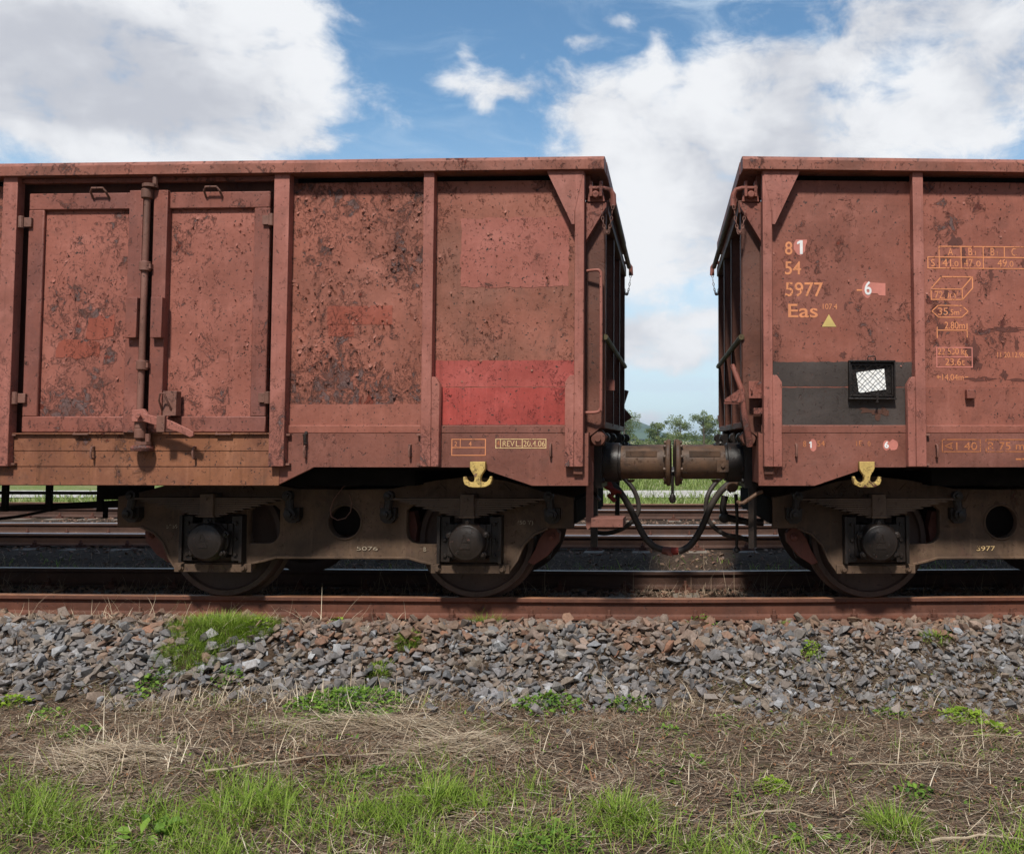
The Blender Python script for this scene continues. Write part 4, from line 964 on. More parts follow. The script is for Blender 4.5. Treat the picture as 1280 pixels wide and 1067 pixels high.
# ================================================================== STONES
rng = np.random.default_rng(5)
CLUMPS = [(-3.34, 7.02, .30), (-3.46, 6.76, .16), (-3.62, 6.52, .12), (-3.12, 6.58, .10), (-1.92, 6.86, .08), (-2.06, 6.66, .08), (1.02, 6.62, .08), (1.95, 6.74, .12)]


def rock_protos(n, kmin, kmax):
    out = []
    for i in range(n):
        bm = bmesh.new(); k = int(rng.integers(kmin, kmax)); p = rng.normal(size=(k, 3)); p /= np.linalg.norm(p, axis=1)[:, None]
        p *= rng.uniform(.8, 1.1, (k, 1)); p *= np.array([1, rng.uniform(.6, .9), rng.uniform(.4, .7)])
        vs = [bm.verts.new(q) for q in p]; r = bmesh.ops.convex_hull(bm, input=vs)
        bmesh.ops.delete(bm, geom=[g for g in r['geom_interior'] if isinstance(g, bmesh.types.BMVert)], context='VERTS')
        bmesh.ops.triangulate(bm, faces=bm.faces); bm.verts.index_update()
        out.append((np.array([v.co[:] for v in bm.verts]), np.array([[v.index for v in f_.verts] for f_ in bm.faces]))); bm.free()
    return out


def scatter(protos, pos, size, tilt=.7):
    n = len(pos); V = []; F = []; rn = []; off = 0; which = rng.integers(0, len(protos), n); px = []
    for k, (pv, pf) in enumerate(protos):
        idx = np.where(which == k)[0]; c = len(idx)
        if not c: continue
        a = rng.uniform(0, 2 * np.pi, c); bx_ = rng.normal(0, tilt, c); cz = rng.normal(0, tilt, c)
        ca, sa, cb, sb, cc, sc = np.cos(a), np.sin(a), np.cos(bx_), np.sin(bx_), np.cos(cz), np.sin(cz)
        Rz = np.stack([np.stack([ca, -sa, 0 * a], -1), np.stack([sa, ca, 0 * a], -1), np.stack([0 * a, 0 * a, 1 + 0 * a], -1)], 1)
        Rx = np.stack([np.stack([1 + 0 * a, 0 * a, 0 * a], -1), np.stack([0 * a, cb, -sb], -1), np.stack([0 * a, sb, cb], -1)], 1)
        Ry = np.stack([np.stack([cc, 0 * a, sc], -1), np.stack([0 * a, 1 + 0 * a, 0 * a], -1), np.stack([-sc, 0 * a, cc], -1)], 1)
        Rm = Rx @ Ry @ Rz
        v = np.einsum('nij,vj->nvi', Rm, pv) * size[idx][:, None, None] + pos[idx][:, None, :]
        V.append(v.reshape(-1, 3)); F.append((pf[None] + (np.arange(c) * len(pv))[:, None, None]).reshape(-1, 3) + off); off += c * len(pv)
        rn.append(np.repeat(rng.random(c), len(pv))); px.append(np.repeat(idx, len(pv)))
    return np.concatenate(V), np.concatenate(F), np.concatenate(rn), np.concatenate(px)


m, t, b = mat('crushed stone'); rr = t.attr('rnd'); ru = t.attr('rust'); geo = t.new('ShaderNodeNewGeometry').outputs['Position']
cr = t.new('ShaderNodeValToRGB'); t.put(cr.inputs[0], rr); el_ = cr.color_ramp.elements
el_[0].position = 0; el_[0].color = (.115, .11, .108, 1); el_[1].position = 1; el_[1].color = (.46, .45, .44, 1)
for pz, c in ((.25, (.185, .18, .178)), (.42, (.26, .245, .23)), (.55, (.245, .185, .135)), (.68, (.31, .27, .23)), (.8, (.175, .13, .10)), (.94, (.30, .295, .30))):
    e = el_.new(pz); e.color = (*c, 1)
cr2 = t.new('ShaderNodeValToRGB'); t.put(cr2.inputs[0], rr); e2 = cr2.color_ramp.elements
e2[0].color = (.19, .11, .068, 1); e2[1].position = 1; e2[1].color = (.38, .22, .135, 1)
for pz, c in ((.3, (.30, .18, .11)), (.5, (.23, .11, .065)), (.65, (.34, .145, .075)), (.8, (.24, .18, .13))):
    e = e2.new(pz); e.color = (*c, 1)
col = t.mix(1.0, t.mix(ru, cr.outputs[0], cr2.outputs[0]), (.93, .98, 1.05), 'MULTIPLY'); nf = t.noise(geo, 60, 5, .7)
col = t.mix(t.ramp(nf, .3, .75), t.mix(1.0, col, (.6, .58, .55), 'MULTIPLY'), col)
t.put(b.inputs['Base Color'], col); b.inputs['Roughness'].default_value = .85; bump(t, b, nf, .5, .006); M['stone'] = m

PR = rock_protos(14, 9, 15); PR2 = rock_protos(6, 6, 9)
# slope in front of the near rail
n = 26000; x = rng.uniform(-7.4, 5.5, n); v = rng.uniform(5.75, 7.235, n); yy = v + bend(x)
lim = 6.39 + .10 * fnoise(x * 1.1, x * 0 + 2, 1.0) - np.where(x > .5, .14, 0) + .05 * np.sin(x * 7.3) + .04 * np.sin(x * 17)
keep = (v > lim) | (rng.random(n) < np.clip(1 - (lim - v) / .45, 0, 1) ** 2 * .35)
for cx, cy, cr_ in CLUMPS: keep &= ((x - cx) ** 2 + ((yy - cy) * 1.5) ** 2 > (cr_ * (.85 + .25 * np.sin(x * 31) * np.cos(yy * 27))) ** 2) | (rng.random(n) < .06)
x, yy, v = x[keep], yy[keep], v[keep]; n = len(x)
size = rng.gamma(6, .0052, n) * np.where(x < -3, 1.18, 1) * np.where((x > 1.2) & (v < 6.7), .78, 1) + .006; size = np.where(rng.random(n) < .06, size * 1.5, size); size = np.clip(size, .01, .072); size = np.where(v > 7.14, np.minimum(size, .026), size)
pos = np.stack([x, yy, gh(x, yy) + size * np.where(v > 7.14, -.2, rng.uniform(-.1, .85, n))], 1)
V, F, rn, ix = scatter(PR, pos, size, .5)
rust = np.clip((v - 6.62) / .42 + .45 * fnoise(x * 2, yy * 2, 2) + np.where(x > -.5, .12, 0), 0, 1); rust = np.where(rng.random(n) < rust, rng.uniform(.5, 1, n), rng.uniform(0, .22, n))
tag(mesh_np('ballast', V, F, M['stone'], {'rnd': rn, 'rust': rust[ix]}), kind='stuff', label='grey and rust-brown crushed stone sloping from the near rail')
n = 7400; x = rng.uniform(-7.2, 5.3, n); v = 6.75 - rng.gamma(2, .17, n); yy = v + bend(x); size = rng.gamma(3, .0028, n) + .004
V, F, rn, ix = scatter(PR2, np.stack([x, yy, gh(x, yy) + size * .3], 1), size, .5)
tag(mesh_np('gravel', V, F, M['stone'], {'rnd': rn, 'rust': (rng.random(n) * .5)[ix]}), kind='stuff', label='loose small gravel spilled from the ballast into the straw')
# between and beyond the rails
n = 30000; x = rng.uniform(-11, 8, n); v = np.concatenate([rng.uniform(7.38, 9.6, n // 2), rng.uniform(9.4, 19.3, n - n // 2)]); yy = v + bend(x)
size = rng.uniform(.015, .042, n); pos = np.stack([x, yy, gh(x, yy) + size * rng.uniform(-.2, .5, n)], 1)
V, F, rn, ix = scatter(PR2, pos, size, .5)
tag(mesh_np('ballast', V, F, M['stone'], {'rnd': rn * .55, 'rust': np.clip(rng.random(n) * .4 + .75, 0, 1)[ix]}), kind='stuff', label='dark brown stone bed between and under the tracks')


# ================================================================== GRASS, STRAW, WEEDS
def ribbons(base, head, length, width, rise, curl, seg=4, droop=0.0, twist=None):
    """thin tapering blades: base (N,3), heading angle, length, width; rise = upward share of direction; curl = bending over"""
    n = len(base); V = np.zeros((n, (seg + 1) * 2, 3)); p = base.copy(); ang = np.arcsin(np.clip(rise, -1, 1)); hd = head.copy()
    side_a = head + np.pi / 2 + (twist if twist is not None else 0)
    sx = np.stack([np.cos(side_a), np.sin(side_a), 0 * side_a], 1)
    for k in range(seg + 1):
        q = k / seg; wv_ = width * (1 - q ** 1.6 * .9) / 2
        V[:, 2 * k] = p - sx * wv_[:, None]; V[:, 2 * k + 1] = p + sx * wv_[:, None]
        st = length / seg; p = p + np.stack([np.cos(hd) * np.cos(ang) * st, np.sin(hd) * np.cos(ang) * st, np.sin(ang) * st], 1); ang = ang - curl / seg
    fb = np.array([[2 * k, 2 * k + 1, 2 * k + 3, 2 * k + 2] for k in range(seg)]); F = (fb[None] + (np.arange(n) * (seg + 1) * 2)[:, None, None]).reshape(-1, 4)
    return V.reshape(-1, 3), F, (seg + 1) * 2


def leaf_mat(name, stops, trans=.25, rough=.6):
    m, t, b = mat(name); cr = t.new('ShaderNodeValToRGB'); t.put(cr.inputs[0], t.attr('rnd')); e = cr.color_ramp.elements
    e[0].position = stops[0][0]; e[0].color = (*stops[0][1], 1); e[1].position = stops[-1][0]; e[1].color = (*stops[-1][1], 1)
    for pz, c in stops[1:-1]: q = e.new(pz); q.color = (*c, 1)
    t.put(b.inputs['Base Color'], cr.outputs[0]); b.inputs['Roughness'].default_value = rough; b.inputs['Specular IOR Level'].default_value = .25
    tr = t.new('ShaderNodeBsdfTranslucent'); t.put(tr.inputs[0], t.mix(1.0, cr.outputs[0], (1.2, 1.3, .7), 'MULTIPLY')); mx = t.new('ShaderNodeMixShader'); mx.inputs[0].default_value = trans
    t.l.new(b.outputs[0], mx.inputs[1]); t.l.new(tr.outputs[0], mx.inputs[2]); t.l.new(mx.outputs[0], t.n['Material Output'].inputs[0]); return m


M['grass'] = leaf_mat('green grass', [(0, (.06, .11, .015)), (.3, (.13, .21, .025)), (.6, (.21, .31, .04)), (.85, (.28, .36, .06)), (1, (.38, .36, .15))])
M['straw'] = leaf_mat('dry straw', [(0, (.14, .09, .06)), (.3, (.25, .175, .12)), (.6, (.39, .30, .215)), (.85, (.56, .46, .33)), (1, (.70, .61, .47))], .1, .8)
M['litter'] = leaf_mat('dead leaf litter', [(0, (.07, .042, .028)), (.5, (.15, .09, .056)), (.85, (.23, .14, .085)), (1, (.27, .12, .055))], .1, .9)
M['weed'] = leaf_mat('leafy weed', [(0, (.055, .12, .018)), (.5, (.12, .22, .03)), (1, (.22, .34, .05))], .3)
M['lime'] = leaf_mat('lime weed', [(0, (.14, .24, .02)), (.5, (.24, .36, .03)), (1, (.34, .46, .06))], .35)
M['verge'] = leaf_mat('meadow grass', [(0, (.11, .16, .035)), (.5, (.18, .24, .06)), (.85, (.26, .29, .10)), (1, (.42, .40, .26))], .25)


def blades(n, px, py, zo, L, Wd, rise, curl, seg=4, flat=False):
    z = gh(px, py) + zo; return ribbons(np.stack([px, py, z], 1), rng.uniform(0, 2 * np.pi, len(px)), L, Wd, rise, curl, seg)


# dry straw lying over the soil
n = 98000; x = rng.uniform(-6.6, 4.9, n); y = rng.uniform(3.6, 6.75, n)
den = .15 + .85 * (fnoise(x * 1.3, y * 2.2, 5) * .5 + .5); keep = rng.random(n) < den * np.clip((6.8 - y + bend(x)) / .4 + np.where(x > .6, .28, 0), .12, 1); x, y = x[keep], y[keep]; n = len(x)
hd = np.where(rng.random(n) < .38, rng.normal(0, .5, n) + .6 * fnoise(x * .9, y * 1.1, 2) + np.pi * rng.integers(0, 2, n), rng.uniform(0, 2 * np.pi, n))
Ln = rng.gamma(2.4, .036, n) + .025; mat_h = .012 + .05 * np.clip(fnoise(x * 1.9, y * 2.6, 13) + .1, 0, 1)
base = np.stack([x, y, gh(x, y) + rng.random(n) * mat_h], 1)
V, F, k = ribbons(base, hd, Ln, rng.uniform(.002, .0055, n), rng.normal(.06, .13, n), rng.normal(.15, .5, n), 4)
tag(mesh_np('straw', V, F, M['straw'], {'rnd': np.repeat(np.clip(rng.beta(1.0, 1.3, n), 0, 1), k)}), kind='stuff', label='matted dry straw lying across the brown soil')
# finer dead bits and litter
n = 45000; x = rng.uniform(-6.6, 4.9, n); y = rng.uniform(3.6, 6.6, n); base = np.stack([x, y, gh(x, y) + rng.uniform(.0, .02, n)], 1)
V, F, k = ribbons(base, rng.uniform(0, 6.28, n), rng.gamma(2, .014, n) + .008, rng.uniform(.003, .012, n), rng.normal(.15, .25, n), rng.normal(.6, .7, n), 2)
tag(mesh_np('leaf_litter', V, F, M['litter'], {'rnd': np.repeat(rng.random(n), k)}), kind='stuff', label='small brown leaf litter on the soil')
# standing dead stalks: along the ballast toe, by the rails
xs_, ys_ = [], []
for cx, cy, r, c in ((-2.6, 6.33, .5, 260), (-1.9, 6.28, .4, 220), (-3.3, 6.3, .5, 130), (-3.7, 7.12, .9, 260), (-4.5, 7.15, .5, 160), (-2.6, 7.14, .4, 60), (-.6, 6.35, .6, 110), (1.8, 6.4, .8, 110), (-3.2, 5.4, .7, 200), (-2.2, 5.3, .6, 200), (-.5, 5.2, .8, 120), (1.5, 5.3, .9, 120), (.2, 6.2, .6, 40)):
    xs_.append(rng.normal(cx, r * .6, c)); ys_.append(rng.normal(cy, .10 if cy > 5.8 else .3, c))
x = np.concatenate(xs_); y = np.concatenate(ys_); y = np.where(y - bend(x) > 7.18, 7.15 + bend(x), y); n = len(x)
V, F, k = ribbons(np.stack([x, y, gh(x, y)], 1), rng.uniform(0, 6.28, n), rng.gamma(4, .032, n) + .03, rng.uniform(.0025, .0065, n), rng.uniform(.35, 1, n), rng.normal(.7, .8, n), 5)
tag(mesh_np('dry_stalks', V, F, M['straw'], {'rnd': np.repeat(rng.uniform(.45, 1, n), k)}), kind='stuff', label='upright dead grass stalks at the ballast foot and beside the rail')
# dead and green growth between the rails, behind the near rail
n = 5200; x = rng.uniform(-10, 7, n); v = np.concatenate([rng.normal(8.5, .13, n // 2), rng.uniform(9.2, 11.2, n - n // 2)]); keep = (fnoise(x * 1.4, v, 3) > -.35); x, v = x[keep], v[keep]; n = len(x); y = v + bend(x)
V, F, k = ribbons(np.stack([x, y, gh(x, y)], 1), rng.uniform(0, 6.28, n), rng.gamma(3, .035, n) + .03, rng.uniform(.003, .006, n), rng.uniform(.5, 1, n), rng.normal(.7, .6, n), 4)
tag(mesh_np('dry_stalks', V, F, M['straw'], {'rnd': np.repeat(rng.uniform(.1, .7, n), k)}), kind='stuff', label='dead stalks between the rails under the wagons')
n = 4200; x = rng.uniform(-11, 8, n); y = rng.uniform(9.3, 11.3, n) + bend(x); keep = fnoise(x * 1.8, y * 2.5, 7) > .05; x, y = x[keep], y[keep]; n = len(x)
V, F, k = ribbons(np.stack([x, y, gh(x, y)], 1), rng.uniform(0, 6.28, n), rng.gamma(3, .025, n) + .02, rng.uniform(.004, .009, n), rng.uniform(.5, 1, n), rng.normal(.8, .5, n), 4)
tag(mesh_np('cess_grass', V, F, M['grass'], {'rnd': np.repeat(rng.random(n) * .8, k)}), kind='stuff', label='thin green grass in the dark strip between the first two tracks')
# foreground lawn edge
n = 112000; x = rng.uniform(-6.2, 4.4, n); y = rng.uniform(3.5, 5.6, n)
edge = 4.42 + .30 * fnoise(x * 1.5, x * .3, 2) + np.where(x < -.6, .36, np.where(x < .4, .12, -.06)) + .12 * np.sin(x * 5)
dn = np.clip((edge - y) / .5 + .15 + .9 * fnoise(x * 1.6, y * 1.7, 6) + np.where(x < -.4, .35, np.where(x > .45, -.55, 0)), 0, 1) * np.clip(.30 + 1.3 * fnoise(x * 3.1, y * 4.2, 9), .02, 1); keep = rng.random(n) < dn; x, y = x[keep], y[keep]; n = len(x)
V, F, k = ribbons(np.stack([x, y, gh(x, y)], 1), rng.uniform(0, 6.28, n), rng.gamma(5, .020, n) + .03, rng.uniform(.0025, .0055, n), rng.uniform(.6, 1, n), rng.gamma(3, .32, n), 5)
tag(mesh_np('foreground_grass', V, F, M['grass'], {'rnd': np.repeat(np.clip(rng.normal(.5, .2, n), 0, 1), k)}), kind='stuff', label='fresh green grass along the bottom edge')
# sparse green among the straw
n = 19000; x = rng.uniform(-6.4, 4.7, n); y = rng.uniform(4.0, 6.6, n); keep = fnoise(x * 2.3, y * 3.5, 11) > .22; x, y = x[keep], y[keep]; n = len(x)
V, F, k = ribbons(np.stack([x, y, gh(x, y)], 1), rng.uniform(0, 6.28, n), rng.gamma(3, .018, n) + .02, rng.uniform(.002, .005, n), rng.uniform(.5, 1, n), rng.gamma(3, .3, n), 4)
tag(mesh_np('sparse_grass', V, F, M['grass'], {'rnd': np.repeat(rng.random(n), k)}), kind='stuff', label='scattered green shoots among the straw')
n = 5200; x = rng.uniform(-5, 3.2, n); y = rng.uniform(3.8, 6.5, n); keep = fnoise(x * 3.1, y * 3.9, 21) > .30; x, y = x[keep], y[keep]; n = len(x)
V, F, k = ribbons(np.stack([x, y, gh(x, y) + rng.uniform(.005, .035, n)], 1), rng.uniform(0, 6.28, n), rng.uniform(.012, .04, n), rng.uniform(.008, .018, n), rng.normal(.3, .3, n), rng.normal(.7, .5, n), 3)
tag(mesh_np('ground_cover', V, F, M['weed'], {'rnd': np.repeat(rng.random(n), k)}), kind='stuff', label='small round green leaves of creeping plants in the straw')
# verge grass beyond the tracks
n = 42000; x = rng.uniform(-16, 12, n); y = 20.2 + rng.random(n) ** 1.3 * 24; keep = ~((y > 24.7) & (y < 28.5)) | (rng.random(n) < .05 + .5 * (np.abs(y - 24.7 - .3 * np.sin(x * 2)) < .25) + .4 * (np.abs(y - 28.4) < .3)); x, y = x[keep], y[keep]; n = len(x)
V, F, k = ribbons(np.stack([x, y, gh(x, y)], 1), rng.uniform(0, 6.28, n), rng.gamma(4, .05, n) + .06, rng.uniform(.012, .03, n), rng.uniform(.6, 1, n), rng.gamma(3, .3, n), 3)
tag(mesh_np('verge_grass', V, F, M['verge'], {'rnd': np.repeat(np.clip(rng.normal(.5, .25, n), 0, 1), k)}), kind='stuff', label='sunlit meadow grass on both sides of the pale path')


def tuft(name, label, cat, cx, cy, r, n, lmin, lmax, mt='grass', wd=(.002, .005), curl=.9, group=None, zo=0, ry=None):
    """grass clump as one thing"""
    a = rng.uniform(0, 6.28, n); q = np.sqrt(rng.random(n)) * r; x = np.cos(a) * q; y = np.sin(a) * q * (ry or 1)
    z = gh(cx + x, cy + y) - gh(cx, cy) + (.03 if cy > 6.4 else 0); L = rng.uniform(lmin, lmax, n) * (1.1 - .5 * q / r)
    V, F, k = ribbons(np.stack([x, y, z + zo], 1), np.where(rng.random(n) < .6, a, rng.uniform(0, 6.28, n)), L, rng.uniform(*wd, n), rng.uniform(.55, 1, n), rng.gamma(3, curl / 3, n), 5)
    o = mesh_np(name, V, F, M[mt], {'rnd': np.repeat(np.clip(rng.normal(.55, .22, n), 0, 1), k)}); o.location = (cx, cy, float(gh(cx, cy))); return tag(o, label, cat, group)


def weed(label, cx, cy, r, n, leaf, mt='weed', h=.06, name='weed', lobes=False, cat='weed', group=None):
    """low leafy plant: stems fanning out with oval leaves"""
    V = []; F = []; rn = []; o_ = 0
    for i in range(n):
        a = rng.uniform(0, 6.28); q = rng.random() ** .6 * r; bz = h * (1.1 - q / r) * rng.uniform(.5, 1.1); c = np.array([math.cos(a) * q, math.sin(a) * q, float(gh(cx + math.cos(a) * q, cy + math.sin(a) * q) - gh(cx, cy)) + bz + (.03 if cy > 6.2 else 0)])
        L = leaf * rng.uniform(.6, 1.2); wd = L * rng.uniform(.28, .45); hd = a + rng.normal(0, .9); el_ = rng.normal(.25, .4); d = np.array([math.cos(hd) * math.cos(el_), math.sin(hd) * math.cos(el_), math.sin(el_)]); s = np.array([-math.sin(hd), math.cos(hd), rng.normal(0, .3)])
        pts = [c, c + d * L * .3 + s * wd * .8, c + d * L * .7 + s * wd * .7, c + d * L - np.array([0, 0, L * .25]), c + d * L * .7 - s * wd * .7, c + d * L * .3 - s * wd * .8, c + d * L * .5 - np.array([0, 0, L * .08])]
        V += pts; F += [[o_, o_ + 1, o_ + 6], [o_ + 1, o_ + 2, o_ + 6], [o_ + 2, o_ + 3, o_ + 6], [o_ + 3, o_ + 4, o_ + 6], [o_ + 4, o_ + 5, o_ + 6], [o_ + 5, o_, o_ + 6]]; rn += [rng.random()] * 7; o_ += 7
        if i % 3 == 0:
            st = np.array([0, 0, .0]) + rng.normal(0, r * .12, 3) * np.array([1, 1, 0]); V += [st + [.0015, 0, 0], st - [.0015, 0, 0], c]; F += [[o_, o_ + 1, o_ + 2]]; rn += [.3] * 3; o_ += 3
    o = mesh_np(name, np.array(V), np.array(F), M[mt], {'rnd': np.array(rn)}); o.location = (cx, cy, float(gh(cx, cy))); return tag(o, label, cat, group)


tuft('grass_clump', 'large bright green grass clump on the ballast slope at left', 'grass clump', -3.34, 7.00, .40, 5200, .06, .15, wd=(.002, .004), ry=.55)
weed('bright low leaves in the upper right of the left ballast clump', -3.10, 7.0, .14, 160, .026, 'lime', .07)
tuft('grass_clump', 'lower part of the left ballast clump, spilling down onto grey stones', 'grass clump', -3.46, 6.76, .24, 2000, .05, .12, wd=(.002, .004), ry=.7)
weed('dark green bramble leaves beside the left ballast clump', -3.62, 6.52, .13, 110, .035, 'weed', .07)
weed('leafy weed in the lower right of the left ballast clump', -3.12, 6.58, .10, 90, .03, 'weed', .08)
tuft('grass_clump', 'small green moss-like tuft on the stones left of centre', 'grass clump', -1.92, 6.88, .09, 500, .04, .09, ry=.8)
tuft('grass_clump', 'low green tuft below the centre tuft on the stones', 'grass clump', -2.06, 6.68, .09, 420, .03, .08, ry=.8)
tuft('grass_clump', 'fine grass tuft growing against the rail below the left wagon’s end wheel'.replace('’', "'"), 'grass clump', -1.40, 7.14, .15, 260, .05, .13, ry=.3, wd=(.0015, .003))
weed('flowering weed against the rail below the gap', .27, 7.12, .12, 90, .024, 'weed', .06)
weed('tiny leafy sprig against the rail left of the ballast middle', -2.52, 7.13, .09, 50, .022, 'lime', .05)
tuft('grass_clump', 'small tuft at the rail foot right of the flowering weed', 'grass clump', .92, 7.08, .05, 90, .02, .05)
weed('yellow-green weed on the stones right of the gap', 1.02, 6.62, .08, 90, .026, 'lime', .06)
tuft('grass_clump', 'green tuft on the stones at the right edge', 'grass clump', 1.95, 6.74, .12, 260, .02, .06, ry=.7)
weed('bright lime feathery weed alone on the brown soil', .55, 4.86, .10, 420, .018, 'lime', .05)
weed('green weed with lobed leaves at the right, upper part', 1.93, 6.05, .15, 240, .035, 'lime', .05)
weed('single long-leaved dandelion rosette right of the lobed weed', 2.0, 5.75, .13, 34, .06, 'lime', .02)
weed('small broad-leaved plant near the centre of the soil', .17, 5.20, .08, 12, .06, 'weed', .02)
weed('broad-leaved seedling at the left of the lime weed', -.03, 4.92, .08, 9, .06, 'weed', .025)
weed('long-leaved rosette at the bottom right', .62, 4.24, .10, 22, .055, 'weed', .02)
weed('second small rosette right of the bottom rosette', .83, 4.20, .08, 18, .045, 'weed', .02)
weed('big leafy clover patch at the bottom centre', -.55, 4.12, .30, 420, .028, 'weed', .05)
weed('dark green nettles at the ballast foot left of centre', -2.15, 6.22, .38, 900, .035, 'weed', .10)
weed('toothed-leaf weed at the ballast foot near the middle', -.80, 6.26, .22, 180, .04, 'weed', .07)
weed('weed at the ballast foot right of the middle', -.25, 6.25, .14, 90, .035, 'weed', .05)
weed('small weed at the left edge below the stones', -4.42, 6.25, .12, 70, .035, 'lime', .05)
weed('pair of green sprigs below the stones near the left edge', -4.05, 6.10, .12, 60, .035, 'weed', .05)
weed('broad dock leaves rising from the grass at bottom left', -2.35, 4.25, .16, 40, .07, 'weed', .08)
tuft('grass_clump', 'tall grass tussock at the bottom right', 'grass clump', 1.05, 4.32, .13, 320, .10, .24, wd=(.003, .006))
tuft('grass_clump', 'tall tussock at the bottom left of centre', 'grass clump', -1.15, 4.62, .16, 420, .10, .22, wd=(.003, .006))
tuft('grass_clump', 'wide tussock below the straw at left', 'grass clump', -2.05, 4.5, .25, 600, .08, .22, wd=(.003, .006))
tuft('grass_clump', 'tussock at the bottom edge right of centre', 'grass clump', -.22, 4.45, .15, 380, .10, .22, wd=(.003, .006))
tuft('grass_clump', 'tussock in the far bottom left corner', 'grass clump', -3.05, 4.45, .22, 420, .08, .2, wd=(.003, .006))
for lab, cx, cy, rr_, nn, lf in (('leafy weed in the straw at the right, below the ballast', 1.45, 6.1, .10, 60, .035), ('scattered seedlings left of the lime weed, nearer the ballast', .35, 5.9, .16, 50, .03), ('low weed in the straw directly below the gap', .0, 5.75, .12, 50, .032), ('round-leaved weed in the straw at left', -3.6, 5.7, .12, 60, .035), ('weed beside the dark root heap', -1.55, 5.0, .12, 70, .035), ('pale weed near the right edge in the straw', 1.95, 4.9, .12, 60, .035), ('small weed above the bottom right tussock', 1.25, 4.75, .10, 60, .032)):
    weed(lab, cx, cy, rr_, nn, lf, 'weed', .04)
tuft('grass_clump', 'dark dead tuft on the ballast at the left edge', 'dead tuft', -4.85, 6.85, .20, 500, .03, .09, mt='litter', wd=(.002, .005))
# fallen stems and twigs on the straw
MB.mx = 1
for lab, p0, p1, r in (('long pale cane lying on straw at left', (-2.45, 4.95), (-1.55, 5.30), .006), ('dark twig crossing the long pale cane', (-2.75, 5.35), (-2.1, 4.75), .008), ('pale stem lying in the nettles', (-2.6, 6.3), (-1.55, 6.12), .006),
                       ('thin pale stem lying right of the lime weed', (1.0, 5.1), (1.75, 5.05), .004), ('short bleached stem below the lime weed', (.35, 4.42), (.72, 4.38), .005), ('thin stem lying on the right soil', (1.5, 5.55), (2.3, 5.5), .003), ('grey stick at the bottom right edge', (1.15, 4.15), (1.6, 4.1), .007), ('broken twig near the pile at left of centre', (-2.0, 5.2), (-1.62, 5.18), .010)):
    pts = []; 
    for i in range(9):
        t_ = i / 8; xx = p0[0] + (p1[0] - p0[0]) * t_ + random.uniform(-.012, .012); yy = p0[1] + (p1[1] - p0[1]) * t_ + random.uniform(-.012, .012)
        pts.append((xx, yy, float(gh(xx, yy)) + .035 + .02 * math.sin(t_ * 3.1)))
    o = MB().tube(pts, [r * (1 - .5 * i / 8) for i in range(9)], 6).done('twig', simple('twig bark', (.34, .27, .19) if 'dark' not in lab and 'broken' not in lab else (.09, .06, .045), .9), None); tag(o, lab, 'twig')
for lab, cx, cy, rx, ry_, nn in (('pale heap of matted straw at the left edge', -3.1, 5.25, .42, .20, 900), ('swath of pale straw lying below the nettles', -1.9, 5.85, .60, .14, 1100), ('small pale straw heap right of the dark roots', -1.2, 5.45, .35, .16, 500)):
    a = rng.uniform(0, 6.28, nn); q = rng.random(nn) ** .6; x = cx + np.cos(a) * q * rx; y = cy + np.sin(a) * q * ry_
    V, F, k = ribbons(np.stack([x, y, gh(x, y) + rng.uniform(.01, .09, nn) * (1.05 - q)], 1), rng.normal(0, .45, nn) + np.pi * rng.integers(0, 2, nn), rng.uniform(.08, .32, nn), rng.uniform(.003, .006, nn), rng.normal(.08, .16, nn), rng.normal(.3, .5, nn), 5)
    tag(mesh_np('straw_heap', V, F, M['straw'], {'rnd': np.repeat(rng.uniform(.35, 1, nn), k)}), lab, 'straw heap')
# knocked-over heap of dead roots left of centre
n = 420; a = rng.uniform(0, 6.28, n); q = rng.random(n) ** .6; x = -1.86 + np.cos(a) * q * .24; y = 5.2 + np.sin(a) * q * .14
V, F, k = ribbons(np.stack([x, y, gh(x, y) + rng.uniform(0, .06, n) * (1 - q)], 1), rng.uniform(0, 6.28, n), rng.uniform(.05, .2, n), rng.uniform(.003, .008, n), rng.normal(.2, .3, n), rng.normal(.5, .6, n), 4)
tag(mesh_np('dead_plant_heap', V, F, M['litter'], {'rnd': np.repeat(rng.random(n), k)}), 'dark heap of dead roots and stems left of centre', 'dead plants')


# ================================================================== TREES
M['leaf_far'] = leaf_mat('poplar leaves', [(0, (.10, .135, .05)), (.4, (.15, .19, .07)), (.75, (.22, .26, .105)), (1, (.30, .33, .16))], .4)


